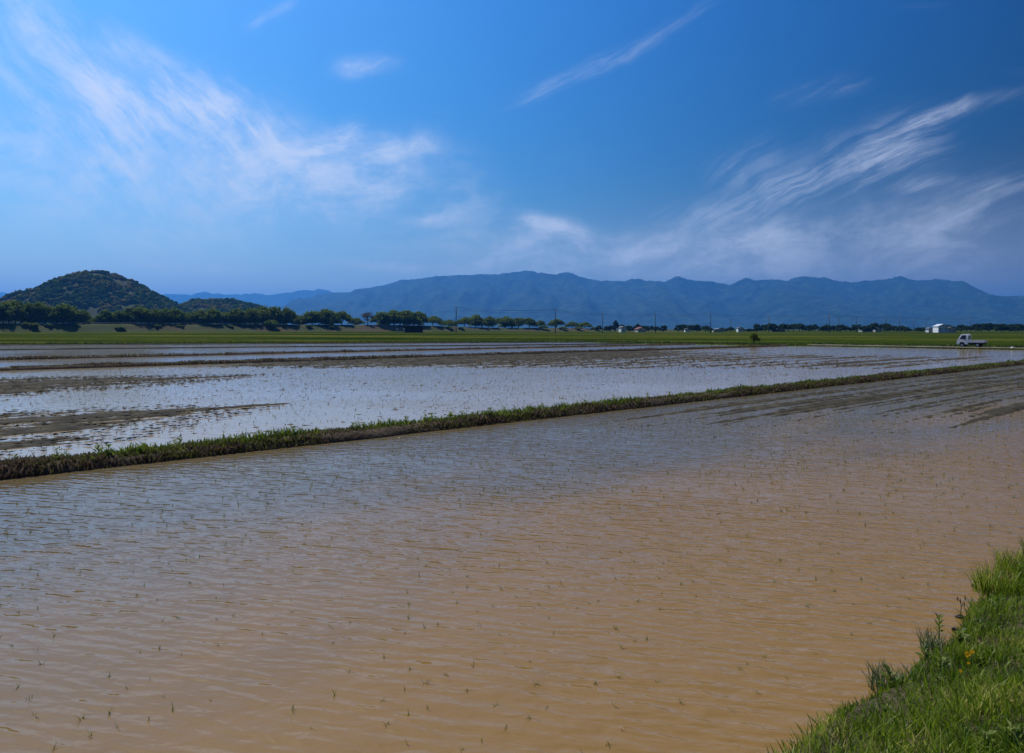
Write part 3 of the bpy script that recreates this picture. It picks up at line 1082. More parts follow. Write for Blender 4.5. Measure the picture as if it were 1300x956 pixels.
slope_shrub(345, -9, 5.6, 9.5, label='bright round green shrub standing out on the levee slope')
for x, o_, h, w in [(34, -7, 2.2, 6), (44, -8, 2.4, 7), (62, -7, 1.6, 5), (98, -7, 1.5, 4), (152, -10, 1.6, 6), (200, -8, 1.8, 5), (228, -8, 1.6, 6), (292, -8, 1.8, 5), (392, -8, 2.2, 5), (420, -9, 2.0, 6), (570, -9, 2.4, 7), (585, -9, 2.0, 6), (690, -8, 3.6, 10), (715, -9, 3.0, 9), (735, -9, 3.2, 10), (756, -8, 3.0, 9)]:
    slope_shrub(x, o_, h, w)

# lone bush on the paddy edge, far rows of trees
bush = make_tree(180, 2.4, 1.1, 0.2, 900, MAT['crown'], 0.2, 'bush', 'lone dark green bush on the grassy end of the paddies', 'bush', None, 8, 1.1)
X, Y = sn(109.2, 63.5)
place(bush, True, X, Y, 0.1, 2.5, 2.1)

far_protos = [make_tree(200 + k, 8.0, 4.6, 0.4, 1400, MAT['crown_dark'], 0.62, 'field_tree', 'dark green tree in the wooded row beyond the green field', 'tree', 'trees beyond the green field', 11, 1.1) for k in range(3)]


def far_tree(x, ytop, wpx, Y, **kw):
    X = (x - 650) / F_PX * Y
    z = field_z(X, Y) - 0.1
    h = (HOR - ytop) / F_PX * Y + CAM_H - z
    return put(far_protos, X, Y, z, max(1.5, h), wpx / F_PX * Y, **kw)


for a, b, yt, step, w in [(963, 1018, 410.5, 7.5, 13), (1020, 1086, 412, 8, 14), (1090, 1112, 412.5, 8, 13), (1112, 1128, 409.5, 7, 13), (1128, 1158, 413.5, 8, 13), (1166, 1182, 416, 8, 10), (1196, 1236, 412.5, 8, 14), (1238, 1272, 409.5, 8, 16), (1273, 1290, 412, 8, 13), (1290, 1320, 411, 8, 15), (862, 896, 412, 8, 13), (818, 850, 412.5, 8, 12), (790, 818, 411.5, 9, 12), (760, 790, 413, 9, 11), (899, 962, 416, 10, 11)]:
    x = a
    while x < b:
        if a < 899:
            lab, grp = 'low dark green tree among the small sheds beyond the field', 'trees among the far sheds'
        elif a < 963:
            lab, grp = 'very low dark green tree beyond the field behind the lone bush', 'trees behind the lone bush'
        elif a < 1160:
            lab, grp = 'dark green tree in the long wooded row beyond the green field', 'trees of the long far row'
        elif a < 1238:
            lab, grp = 'dark green tree close behind the white house beyond the field', 'trees behind the white house'
        else:
            lab, grp = 'dark green tree in the wooded clump behind the farm truck', 'trees behind the farm truck'
        far_tree(x + random.uniform(-2, 2), yt + random.uniform(-1.2, 1.4), w * random.uniform(0.85, 1.2), random.uniform(590, 660), label=lab, group=grp)
        x += step
conifer = make_tree(230, 9.0, 2.6, 0.6, 900, MAT['crown_dark'], 0.5, 'conifer', 'small dark pointed evergreen rising above the shrubs beyond the field', 'tree', None, 9, 1.4)
X = (781 - 650) / F_PX * 600
place(conifer, True, X, 600, 0.3, 9.6, 6.0)


# ------------------------------------------------------------------ utility poles and wires
def make_pole():
    root = empty('utility_pole')
    MB().tube([(0, 0, -0.4), (0, 0, 6), (0, 0, 12.2)], [0.24, 0.20, 0.14], 8).build('shaft', MAT['pole'], root, smooth=True)
    for z, w in ((11.6, 1.1), (10.6, 0.9)):
        arm = MB().box(-w, -0.07, z - 0.07, w, 0.07, z + 0.07).build('crossarm', MAT['pole'], root)
        for k in (-0.9, -0.35, 0.9):
            MB().tube([(k * w, 0, z + 0.072), (k * w, 0, z + 0.16), (k * w, 0, z + 0.30)], [0.04, 0.08, 0.05], 6).build('insulator', MAT['white_wall'], arm)
    MB().tube([(0.34, 0, 8.6), (0.34, 0, 9.5)], [0.24, 0.24], 8).build('transformer', MAT['steel'], root)
    MB().box(0.1, -0.05, 8.9, 0.3, 0.05, 9.1).build('bracket', MAT['steel'], root)
    tag(root, 'concrete utility pole with two crossarms carrying the cables beyond the field', 'utility pole', 'utility poles beyond the field')
    return root


pole0 = make_pole()
pole_pts = []
for i, (x, yt) in enumerate([(579, 391.5), (705, 393), (765, 398), (832, 398), (902, 397), (976, 400), (1053, 398.5), (1142, 402), (1232, 403)]):
    Y = 9.4 * F_PX / (HOR - yt)
    X = (x - 650) / F_PX * Y
    p = pole0 if i == 0 else copy_tree(pole0)
    p.location = (X, Y, field_z(X, Y) - 0.05)
    p.rotation_euler.z = R(70)
    pole_pts.append(p.location.copy())
for x, yt in [(928, 405), (1065, 402.5), (1087, 402.5), (1125, 404), (1160, 405), (1176, 406)]:
    Y = min(9.4 * F_PX / (HOR - yt), 760)
    X = (x - 650) / F_PX * Y
    p = copy_tree(pole0)
    p.location = (X, Y, field_z(X, Y) - 0.05)
    p.rotation_euler.z = R(30)
    p['label'] = 'more distant utility pole standing off the main cable run'
    p['group'] = 'more distant utility poles'
for a, b in zip(pole_pts, pole_pts[1:]):
    sp = empty('overhead_cables', a)
    tag(sp, 'thin dark overhead cables slung between neighbouring utility poles', 'cables', 'cable spans between the poles')
    for z, off in ((11.9, -0.9), (11.9, 0.9), (10.9, 0.0)):
        d = b - a
        side = Vector((math.cos(R(70)), math.sin(R(70)), 0)) * off
        pts = []
        for k in range(13):
            t = k / 12
            pts.append(side + d * t + Vector((0, 0, z - 1.6 * 4 * t * (1 - t) * 0.6)))
        MB().tube(pts, [0.035] * 13, 4, False).build('cable', MAT['wire'], sp)


# ------------------------------------------------------------------ buildings
def house(name, X, Y, z, w, d, h, roof_h, rz, wall, roof, label, windows=3, group=None):
    root = empty(name, (X, Y, z), rz)
    MB().box(-w / 2, -d / 2, -0.6, w / 2, d / 2, h).build('wall', wall, root)
    e = 0.35
    r = MB()
    r.prism([(-w / 2 - e, h + 0.004), (0, h + roof_h), (w / 2 + e, h + 0.004), (w / 2 + e, h + 0.2), (0, h + roof_h + 0.22), (-w / 2 - e, h + 0.2)], -d / 2 - e, d / 2 + e)
    gb = MB()
    gb.prism([(-w / 2 + 0.01, h), (w / 2 - 0.01, h), (0, h + roof_h - 0.03)], -d / 2 + 0.01, d / 2 - 0.01).build('gable', wall, root)
    r.build('roof', roof, root)
    for k in range(windows):
        cx = -w / 2 + w * (k + 0.5) / windows
        f = MB().box(cx - 0.55, -d / 2 - 0.06, h * 0.45, cx + 0.55, -d / 2 - 0.004, h * 0.45 + 1.1).build('window', MAT['steel'], root)
        MB().box(cx - 0.47, -d / 2 - 0.075, h * 0.45 + 0.08, cx + 0.47, -d / 2 - 0.064, h * 0.45 + 1.02).build('pane', MAT['glass'], f)
    MB().box(w / 2 + 0.004, -0.5, 0, w / 2 + 0.05, 0.5, 2.0).build('door', MAT['dark_wood'], root)
    return tag(root, label, 'house', group)


def at(x, Y):
    X = (x - 650) / F_PX * Y
    return X, Y, field_z(X, Y)


house('white_house', *at(1194, 520), 6.5, 9, 4.2, 1.6, R(-8), MAT['white_wall'], MAT['roof_pale'], 'white house with pale gabled roof standing beyond the green field', 2)
house('annex', *at(1206, 530), 6.0, 6, 2.9, 0.9, R(-8), MAT['cream_wall'], MAT['roof_grey'], 'low cream annex next to the white house', 2)
house('white_hut', *at(1179, 540), 2.6, 3, 2.6, 0.8, R(10), MAT['white_wall'], MAT['roof_grey'], 'tiny white hut just off the white house', 1)
house('farmhouse', *at(813, 575), 7, 6, 2.2, 1.6, R(15), MAT['cream_wall'], MAT['roof_red'], 'small house with red brown roof among the shrubs', 2)
house('white_shed', *at(790, 560), 4, 5, 3.4, 1.0, R(15), MAT['white_wall'], MAT['roof_grey'], 'small white shed beside the pointed evergreen', 1)
for i, (x, w, h, lab) in enumerate([(872, 3.5, 2.2, 'small pale shed between the tree clump and the pole'), (912, 9, 2.0, 'long low cream building among the far low shrubs'), (939, 4, 3.2, 'white walled building rising behind the lone bush'), (1099, 10, 2.2, 'long low pale barn in front of the wooded row'), (1113, 6, 2.6, 'short pale shed at the end of the long barn'), (988, 11, 1.8, 'very low pale greenhouse under the wooded row')]):
    house('farm_building', *at(x, 600 + 6 * i), w, 5, h, 0.7, R(random.uniform(-12, 12)), MAT['white_wall'] if i in (0, 2) else MAT['cream_wall'], [MAT['roof_grey'], MAT['roof_pale']][i % 2], lab, 2)
nL = LEV_N + 34
sL = s_on(nL, 11)
XL, YL = sn(sL, nL)
house('levee_house', XL, YL, 1.0, 9, 8, 6.4, 1.6, R(20), MAT['white_wall'], MAT['roof_pale'], 'white house with pale roof glimpsed behind the levee trees', 2)

# pump shed at the foot of the levee, boxes beside it
X, Y, z = at(524, 372)
shed = empty('pump_shed', (X, Y, z), R(4))
tag(shed, 'dark charred-board pump shed with flat roof under the levee trees', 'shed')
MB().box(-4.6, -2.5, -0.4, 5.0, 2.5, 3.3).build('wall', MAT['dark_wood'], shed)
for k in range(14):
    x0 = -4.55 + k * 0.68
    MB().box(x0 + 0.02, -2.56, 0.0, x0 + 0.64, -2.504, 3.2).build('plank', MAT['dark_wood'], shed)
MB().box(-4.9, -2.9, 3.304, 5.3, 2.9, 3.5).build('roof', MAT['roof_grey'], shed)
MB().box(-2.2, -2.62, 0.05, -1.2, -2.563, 2.1).build('door', MAT['black'], shed)
MB().tube([(-0.6, 0.4, 3.504), (-0.6, 0.4, 4.6)], [0.3, 0.26], 8).build('vent_stack', MAT['steel'], shed)
for x in (504.5, 513):
    X, Y, z = at(x, 366)
    c = empty('control_box', (X, Y, z), R(5))
    MB().box(-0.36, -0.3, -0.1, 0.36, 0.3, 2.0, 0.03).build('cabinet', MAT['roof_pale'], c)
    MB().box(-0.3, -0.335, 0.15, 0.3, -0.304, 1.85).build('door', MAT['steel'], c)
    tag(c, 'upright pale grey control box in front of the dark pump shed', 'control box', 'control boxes by the pump shed')

# access ramp slanting down the levee
V = []
for k in range(24):
    t = k / 23
    s = s_on(LEV_N - 4, 478) + t * 36
    n = LEV_N - 5.5 - t * 16
    X0, Y0 = sn(s, LEV_N - 14)
    z = levee_top(s) * (1 - t) + (field_z(X0, Y0) + 0.1) * t + 0.15
    for o in (-2.2, 2.2):
        X, Y = sn(s, n + o)
        V.append((X, Y, z))
    for o in (-3.4,):
        X, Y = sn(s, n + o)
        V.append((X, Y, -0.3))
F = []
for k in range(23):
    b0 = k * 3
    F.append((b0, b0 + 1, b0 + 4, b0 + 3))
    F.append((b0 + 2, b0, b0 + 3, b0 + 5))
tag(link('levee_ramp', mesh_np('levee_ramp', V, F), MAT['track']), kind='structure')

# guard rail on the levee crest
gr = empty('guard_rail', (*sn(s_on(LEV_N - 4, 96), LEV_N - 4), 0))
tag(gr, 'pale steel guard rail along the levee crest under the trees', 'guard rail')
s0, s1 = s_on(LEV_N - 4, 96), s_on(LEV_N - 4, 345)
org = Vector(gr.location)
s = s0
post_me = None
pts = []
while s < s1:
    p = Vector((*sn(s, LEV_N - 4.0), levee_top(s))) - org
    if post_me is None:
        post_me = MB().box(-0.06, -0.06, -0.4, 0.06, 0.06, 0.82).build('post', MAT['steel'], gr, p)
    else:
        link('post', post_me.data, None, gr, p)
    pts.append(p + Vector((0, -0.09, 0.68)))
    s += 4.0
MB().tube(pts, [0.10] * len(pts), 5).build('rail', MAT['steel'], gr)


# ------------------------------------------------------------------ small farm truck on the track
def truck(loc, rz):
    t = empty('farm_truck', loc, rz)
    tag(t, 'small white cab-over farm truck with an empty open bed on the field track', 'truck')
    W = 0.72

    def inset(z):
        return 0.13 * max(0.0, (z - 0.95) / 0.85)
    body = [(0.02, 0.36), (0.0, 0.62), (0.03, 0.94), (0.10, 1.06), (0.46, 1.66), (0.58, 1.75), (0.75, 1.785), (1.22, 1.785), (1.32, 1.74), (1.36, 1.60), (1.36, 0.36),
            (0.98, 0.36), (0.94, 0.56), (0.82, 0.66), (0.64, 0.69), (0.46, 0.66), (0.34, 0.56), (0.30, 0.36)]
    MB().prism([(x, z) for x, z in body], -W, W, inset).build('cab', MAT['white_paint'], t)
    ws = MB()
    ws.add([(0.105, -0.60, 1.085), (0.105, 0.60, 1.085), (0.445, 0.53, 1.655), (0.445, -0.53, 1.655)], [(0, 3, 2, 1)])
    w_ = ws.build('windscreen', MAT['glass'], t)
    w_.location = (-0.012, 0, 0.008)
    for sgn in (-1, 1):
        y = sgn * (W + 0.004)

        def pt(x, z, off=0.0):
            return (x, sgn * (W + off - inset(z)), z)
        d = MB()
        dp = [(0.30, 0.74), (0.20, 0.98), (0.52, 1.60), (0.64, 1.70), (1.20, 1.70), (1.20, 0.48), (1.00, 0.48), (0.96, 0.62), (0.84, 0.72)]
        vs = [pt(x, z, 0.012) for x, z in dp] + [pt(x, z, -0.01) for x, z in dp]
        n = len(dp)
        d.add(vs, [tuple(range(n)) if sgn < 0 else tuple(range(n - 1, -1, -1))] + [(i, (i + 1) % n, (i + 1) % n + n, i + n) for i in range(n)])
        dr = d.build('door', MAT['white_paint'], t)
        wp = [(0.33, 1.06), (0.58, 1.56), (0.68, 1.63), (1.13, 1.63), (1.13, 1.06)]
        g_ = MB()
        g_.add([pt(x, z, 0.017) for x, z in wp], [tuple(range(5)) if sgn < 0 else tuple(range(4, -1, -1))])
        g_.build('side_window', MAT['glass'], dr)
        MB().box(1.02, min(y, y + sgn * 0.03), 0.92, 1.15, max(y, y + sgn * 0.03), 0.96).build('handle', MAT['black'], dr)
        MB().box(-0.03, sgn * 0.60 - 0.09, 0.64, 0.03, sgn * 0.60 + 0.09, 0.80, 0.015).build('headlight', MAT['lamp'], t)
        m = MB()
        m.box(0.12, sgn * 0.80 - 0.05, 1.20, 0.17, sgn * 0.80 + 0.06, 1.42, 0.012)
        m.tube([(0.16, sgn * 0.70, 1.12), (0.15, sgn * 0.80, 1.24)], [0.012, 0.012], 5)
        m.build('mirror', MAT['black'], t)
        for wx in (0.64, 2.54):
            wh = MB().tube([(wx, sgn * 0.54, 0.27), (wx, sgn * 0.56, 0.27), (wx, sgn * 0.69, 0.27), (wx, sgn * 0.705, 0.27)], [0.22, 0.27, 0.27, 0.23], 18).build('wheel', MAT['rubber'], t)
            MB().tube([(wx, sgn * 0.706, 0.27), (wx, sgn * 0.712, 0.27)], [0.16, 0.12], 14).build('rim', MAT['steel'], wh)
        sg = MB()
        sg.box(1.44, sgn * 0.70 - 0.018, 0.664, 3.36, sgn * 0.70 + 0.018, 0.95)
        gate = sg.build('side_gate', MAT['white_paint'], t)
        for k in range(5):
            MB().box(1.60 + k * 0.38, sgn * 0.725 - 0.004, 0.68, 1.64 + k * 0.38, sgn * 0.725 + 0.010, 0.93).build('rib', MAT['steel'], gate)
        MB().box(3.385, sgn * 0.56 - 0.09, 0.50, 3.41, sgn * 0.56 + 0.09, 0.60).build('tail_light', MAT['red_lamp'], t)
    MB().box(-0.06, -0.70, 0.36, 0.015, 0.70, 0.54, 0.02).build('bumper', MAT['steel'], t)
    MB().box(1.42, -0.715, 0.58, 3.38, 0.715, 0.66).build('bed_floor', MAT['steel'], t)
    MB().box(3.362, -0.715, 0.664, 3.392, 0.715, 0.95).build('tail_gate', MAT['white_paint'], t)
    MB().box(1.40, -0.70, 0.664, 1.43, 0.70, 0.97).build('head_board', MAT['white_paint'], t)
    gf = MB()
    for y in (-0.6, -0.2, 0.2, 0.6):
        gf.tube([(1.415, y, 0.97), (1.415, y, 1.62)], [0.018, 0.018], 5)
    for z in (1.3, 1.62):
        gf.tube([(1.415, -0.6, z), (1.415, 0.6, z)], [0.018, 0.018], 5)
    gf.build('guard_frame', MAT['white_paint'], t)
    rw = MB()
    rw.add([(1.366, -0.48, 1.12), (1.366, 0.48, 1.12), (1.366, 0.44, 1.56), (1.366, -0.44, 1.56)], [(0, 1, 2, 3)])
    rw.build('rear_window', MAT['glass'], t)
    ch = MB()
    for y in (-0.35, 0.35):
        ch.box(0.3, y - 0.05, 0.36, 3.3, y + 0.05, 0.578)
    ch.box(1.5, -0.62, 0.28, 2.1, -0.42, 0.55)
    ch.build('chassis', MAT['black'], t)
    return t


X, Y = ground_at(1218, 443.2, 0.28)
s_t, n_t = to_sn(X, Y)
s_t = 116.2
n_t = None
k = (1216 - 650) / F_PX
n_t = s_t * (UX - UY * k) / (UY + UX * k)
X, Y = sn(s_t + 0.3, n_t)
truck((X, Y, 0.285), math.atan2(-UX, UY))


# ------------------------------------------------------------------ grass and weeds
def blades(name, P, H, Wd, bend, mat, lean_dir=None, rng=RNG, seg=2):
    """bent tapering blades: P (n,3) roots, H heights, Wd widths"""
    n = len(P)
    a = rng.uniform(0, 2 * math.pi, n)
    d = np.stack([np.cos(a), np.sin(a)], 1)
    if lean_dir is not None:
        d = d * 0.75 + np.array(lean_dir) * 0.6
    f = rng.uniform(0, 2 * math.pi, n)
    sx, sy = np.cos(f), np.sin(f)
    bd = bend * rng.uniform(0.3, 1.3, n) * H
    rowsv = []
    for t, wf in ((0, 0.9), (0.45, 1.0), (0.8, 0.6)):
        off = (t ** 1.8) * bd
        z = H * (t - 0.25 * t * t * (bd / np.maximum(H, 1e-4)))
        cx, cy = P[:, 0] + d[:, 0] * off, P[:, 1] + d[:, 1] * off
        w = Wd * wf * 0.5
        rowsv.append(np.stack([cx - sx * w, cy - sy * w, P[:, 2] + z], 1))
        rowsv.append(np.stack([cx + sx * w, cy + sy * w, P[:, 2] + z], 1))
    tip = np.stack([P[:, 0] + d[:, 0] * bd, P[:, 1] + d[:, 1] * bd, P[:, 2] + H * (1 - 0.25 * bd / np.maximum(H, 1e-4))], 1)
    rowsv.append(tip)
    V = np.stack(rowsv, 1).reshape(-1, 3)
    b = (np.arange(n) * 7)[:, None]
    tri = np.array([(0, 1, 3), (0, 3, 2), (2, 3, 5), (2, 5, 4), (4, 5, 6)])
    F = (b[:, :, None] + tri[None, :, :]).reshape(-1, 3)
    me = mesh_np(name, V, F, False)
    return me


def on_bund(line, width, height, s_lo, s_hi, n, seed, base_clip=True):
    """points spread over a bund's top and flanks, weighted to where it is near"""
    rg = np.random.default_rng(seed)
    s = s_lo + (s_hi - s_lo) * rg.uniform(0, 1, n) ** 1.5
    pts = []
    prof = bund_profile(width, height)
    ox = np.array([p[0] for p in prof[1:-1]])
    oz = np.array([p[1] for p in prof[1:-1]])
    o = rg.uniform(-width * 0.5, width * 0.5, n)
    z = np.interp(o, ox, oz)
    base = np.array([np.interp(v, [p[0] for p in line], [p[1] for p in line]) for v in s]) if len(line) > 2 else np.full(n, line[0][1])
    nn = base + o
    return np.stack([UX * s - UY * nn, UY * s + UX * nn, z - 0.02], 1), s


def stuff(name, me, mat, label, cat):
    return tag(link(name, me, mat), label, cat, kind='stuff')


P, s = on_bund(A_LINE, 0.95, 0.19, 0, 112, 60000, 301)
hh = RNG.uniform(0.04, 0.14, len(P)) * (1 + 0.9 * fbm(s * 0.8, 1.0, 33, 3))
stuff('bund_weeds', blades('bund_weeds', P, hh, RNG.uniform(0.012, 0.04, len(P)) * (1 + s / 70), 0.55, MAT['bundweed']), MAT['bundweed'], 'brown and green weeds matted over the long bund between the two near paddies', 'weeds')
P, s = on_bund(A_LINE, 0.7, 0.20, 0, 112, 17000, 302)
patch_ = fbm(s * 0.5, 3.0, 35, 3)
k = patch_ > -0.55
P, s = P[k], s[k]
stuff('bund_grass', blades('bund_grass', P, RNG.uniform(0.06, 0.20, len(P)) * (1 + 0.8 * fbm(s * 1.3, 2.0, 36, 2)), RNG.uniform(0.015, 0.04, len(P)) * (1 + s / 80), 0.45, MAT['bundgreen']), MAT['bundgreen'], 'fresh green grass sprouting along the crest of the long near bund', 'grass')
for line, w, h, n, sd, mat, lab in ((B_LINE, 0.8, 0.24, 9000, 311, 'bundweed', 'low weeds covering the second bund across the middle of the paddies'), (C_LINE, 0.7, 0.20, 5000, 312, 'bundweed', 'sparse weeds on the third bund among the far flooded paddies')):
    P, s = on_bund(line, w, h, 8, 110, n, sd)
    stuff('bund_weeds', blades('bund_weeds', P, RNG.uniform(0.05, 0.20, len(P)) * (1 + 0.6 * fbm(s * 0.5, 1.0, sd, 2)), RNG.uniform(0.04, 0.10, len(P)), 0.5, MAT[mat]), MAT[mat], lab, 'weeds')

# rank grass along the field's edge
P, Hh = [], []
for i in range(16000):
    j = random.uniform(5, 225)
    a, b = EDGE[int(j)], EDGE[int(j) + 1]
    t = j - int(j)
    s, n = a[0] + (b[0] - a[0]) * t, a[1] + (b[1] - a[1]) * t
    X, Y = sn(s, n)
    m = 1.008 + abs(random.gauss(0, 0.02))
    if s > 113.5 - 0.5 and n < 57:
        m = 1.003 + random.uniform(0, 0.006) if random.random() < 0.35 else 1.06 + abs(random.gauss(0, 0.03))
    X, Y = X * m, Y * m
    P.append((X, Y, field_z(X, Y) - 0.08))
    Hh.append(random.uniform(0.15, 0.5) * (0.5 if m < 1.012 else 1.0))
P = np.array(P)
stuff('edge_grass', blades('edge_grass', P, np.array(Hh), RNG.uniform(0.08, 0.2, len(P)), 0.4, MAT['edge']), MAT['edge'], 'rough yellow green grass along the near edge of the green field', 'grass')

# near bank sward
n = 90000
s = RNG.uniform(0.5, 16, n)
nn = 2.75 - RNG.uniform(0, 1, n) ** 0.85 * 2.9
z = bank_z(s, nn)
thin = fbm(s * 1.3, nn * 1.3, 81, 3)
keep = (z > 0.02) & (thin + RNG.uniform(-0.25, 0.25, n) > -0.24 - 0.3 * (nn > 1.7))
s, nn, z, thin = s[keep], nn[keep], z[keep], thin[keep]
P = np.stack([UX * s - UY * nn, UY * s + UX * nn, z - 0.005], 1)
hh = RNG.uniform(0.03, 0.12, len(P)) * (1 + 1.1 * np.clip(thin, -0.6, 1)) * (1 + 0.6 * fbm(s * 0.6, nn * 0.6, 83, 2))
stuff('bank_grass', blades('bank_grass', P, hh, RNG.uniform(0.004, 0.011, len(P)), 0.65, MAT['grass']), MAT['grass'], 'short green grass covering the near bank beside the flooded paddy', 'grass')
n = 20000
s = RNG.uniform(0.5, 16, n)
nn = 2.7 - RNG.uniform(0, 1, n) ** 0.85 * 2.9
z = bank_z(s, nn)
keep = (z > 0.02)
s, nn, z = s[keep], nn[keep], z[keep]
P = np.stack([UX * s - UY * nn, UY * s + UX * nn, z + 0.004], 1)
stuff('dead_grass', blades('dead_grass', P, RNG.uniform(0.02, 0.07, len(P)), RNG.uniform(0.002, 0.005, len(P)), 1.6, MAT['dry']), MAT['dry'], 'dry straw coloured grass litter lying between the green blades', 'grass')


# individual plants at the water's edge
def tuft(name, x, y, z, count, h, w, spread, bend, mat, label, cat='grass tuft', group=None, seed=1):
    rg = np.random.default_rng(seed)
    r = np.sqrt(rg.uniform(0, 1, count)) * spread
    a = rg.uniform(0, 6.28, count)
    X, Y = ground_at(x, y, z)
    P = np.stack([r * np.cos(a), r * np.sin(a), np.full(count, -0.02)], 1)
    o = link(name, blades(name, P, rg.uniform(0.45, 1.0, count) * h, rg.uniform(0.6, 1.2, count) * w, bend, mat, None, rg), mat, None, (X, Y, z))
    return tag(o, label, cat, group)


tuft('grass_tuft', 1186, 828, 0.03, 150, 0.26, 0.007, 0.10, 0.55, MAT['grass_blue'], 'grey green grass tuft in the water with a leafy stalk rising from it', seed=5)
tuft('grass_tuft', 1122, 872, 0.02, 130, 0.25, 0.007, 0.11, 0.55, MAT['grass_blue'], 'grey green grass tuft standing alone in the shallow water', seed=6)
tuft('grass_tuft', 1150, 868, 0.03, 60, 0.20, 0.006, 0.08, 0.8, MAT['grass_blue'], 'loose bent grass tuft between the lone tuft and the bank', seed=7)
tuft('grass_tuft', 1268, 752, 0.10, 320, 0.36, 0.009, 0.22, 0.5, MAT['grass'], 'tall dense green grass clump on the water edge of the bank', seed=8)
tuft('grass_tuft', 1292, 728, 0.12, 260, 0.34, 0.009, 0.22, 0.5, MAT['grass'], 'dense green grass clump next to the tallest clump of the bank', seed=9)
tuft('grass_tuft', 1250, 780, 0.08, 120, 0.18, 0.007, 0.15, 0.6, MAT['grass'], 'short green grass clump behind the dead water stalk', seed=10)
tuft('grass_tuft', 1238, 838, 0.22, 200, 0.17, 0.007, 0.18, 0.6, MAT['grass'], 'thick green grass clump on the bank near the yellow flower', seed=11)
tuft('grass_tuft', 1330, 712, 0.12, 240, 0.34, 0.009, 0.25, 0.5, MAT['grass'], 'dense green grass clump further along the bank at the water edge', seed=14)

X, Y = ground_at(1191, 826, 0.03)
wd = empty('leafy_stalk', (X, Y, 0.02))
tag(wd, 'upright leafy weed stalk with bunched top rising from the grass tuft', 'weed')
MB().tube([(0, 0, -0.03), (0.01, 0, 0.14), (0.015, 0.01, 0.27)], [0.006, 0.005, 0.004], 6).build('stem', MAT['bundgreen'], wd)
for k in range(16):
    a = k * 2.4
    zz = 0.16 + 0.008 * k
    ln = 0.055 - 0.001 * k
    up = 0.03 + 0.002 * k
    c, s_ = math.cos(a), math.sin(a)
    b0 = (0.012, 0.005, zz)
    m = MB()
    m.add([b0, (b0[0] + c * ln * .5 - s_ * .011, b0[1] + s_ * ln * .5 + c * .011, zz + up * .7), (b0[0] + c * ln, b0[1] + s_ * ln, zz + up), (b0[0] + c * ln * .5 + s_ * .011, b0[1] + s_ * ln * .5 - c * .011, zz + up * .7)], [(0, 1, 2), (0, 2, 3)])
    m.build('leaf', MAT['bundgreen'], wd)

X, Y = ground_at(1219, 782, 0.0)
dsk = empty('dead_stalk', (X, Y, 0.0))
tag(dsk, 'thin dry broken stalk standing in the water off the bank', 'stalk')
m = MB()
m.tube([(0, 0, -0.05), (0.01, 0, 0.09), (0.0, 0, 0.17)], [0.006, 0.004, 0.003], 5)
m.tube([(0.01, 0, 0.09), (0.05, 0.01, 0.16), (0.05, 0.01, 0.20)], [0.004, 0.003, 0.002], 5)
m.tube([(0.003, 0, 0.13), (-0.03, 0, 0.19)], [0.003, 0.002], 5)
m.build('stem', MAT['stem_brown'], dsk)
for k, (dx, dz) in enumerate([(0.05, 0.2), (-0.03, 0.19), (0.0, 0.17), (0.04, 0.14)]):
    MB().add([(dx, 0, dz), (dx + 0.012, 0.004, dz - 0.03), (dx + 0.004, 0.0, dz - 0.055), (dx - 0.008, -0.004, dz - 0.025)], [(0, 1, 2), (0, 2, 3)]).build('dry_leaf', MAT['dry'], dsk)


def clod(x, y, z, r, label, seed, parent=None):
    rg = random.Random(seed)
    m = MB()
    rings = []
    vs, fs = [], []
    for i in range(5):
        t = math.pi * i / 4
        for j in range(8):
            a = 2 * math.pi * j / 8
            q = r * 0.8 * (1 + rg.uniform(-0.5, 0.5))
            vs.append((q * 1.4 * math.sin(t) * math.cos(a), q * math.sin(t) * math.sin(a), q * 0.55 * math.cos(t)))
    for i in range(4):
        for j in range(8):
            k2 = (j + 1) % 8
            fs.append((i * 8 + j, (i + 1) * 8 + j, (i + 1) * 8 + k2, i * 8 + k2))
    m.add(vs, fs)
    X, Y = ground_at(x, y, z)
    o = m.build('mud_clod', MAT['dark_earth'], None, (X, Y, z))
    return tag(o, label, 'mud clod')


clod(1236, 744, 0.01, 0.035, 'dark mud clod at the foot of the tallest grass clump', 1)
clod(1217, 784, 0.0, 0.05, 'dark mud clod around the base of the dead stalk', 2)
clod(1214, 799, 0.01, 0.035, 'dark mud clod between the dead stalk and the bank', 3)
clod(1163, 850, 0.015, 0.05, 'broad wet mud clod beside the lone grass tuft', 4)


def dandelion(x, y, z, tilt, label, r=0.022):
    X, Y = ground_at(x, y, z)
    o = empty('dandelion', (X, Y, z - 0.03))
    tag(o, label, 'flower')
    MB().tube([(0, 0, -0.08), (0.004, -0.004, 0.04), (0.006, -0.008, 0.075)], [0.003, 0.0025, 0.0025], 5).build('stem', MAT['bundgreen'], o)
    hd = MB()
    for ring, (rr_, up, cnt) in enumerate(((r, 0.006, 14), (r * 0.75, 0.012, 12), (r * 0.45, 0.016, 9))):
        for k in range(cnt):
            a = 2 * math.pi * (k + 0.5 * ring) / cnt
            da = 0.9 * math.pi / cnt
            hd.add([(0, 0, 0), (rr_ * .7 * math.cos(a - da), rr_ * .7 * math.sin(a - da), up * .8), (rr_ * math.cos(a), rr_ * math.sin(a), up), (rr_ * .7 * math.cos(a + da), rr_ * .7 * math.sin(a + da), up * .8)], [(0, 1, 2), (0, 2, 3)])
    h = hd.build('flower_head', MAT['petal'], o, (0.006, -0.008, 0.075))
    h.rotation_euler = (tilt, 0.2, 0)
    return o


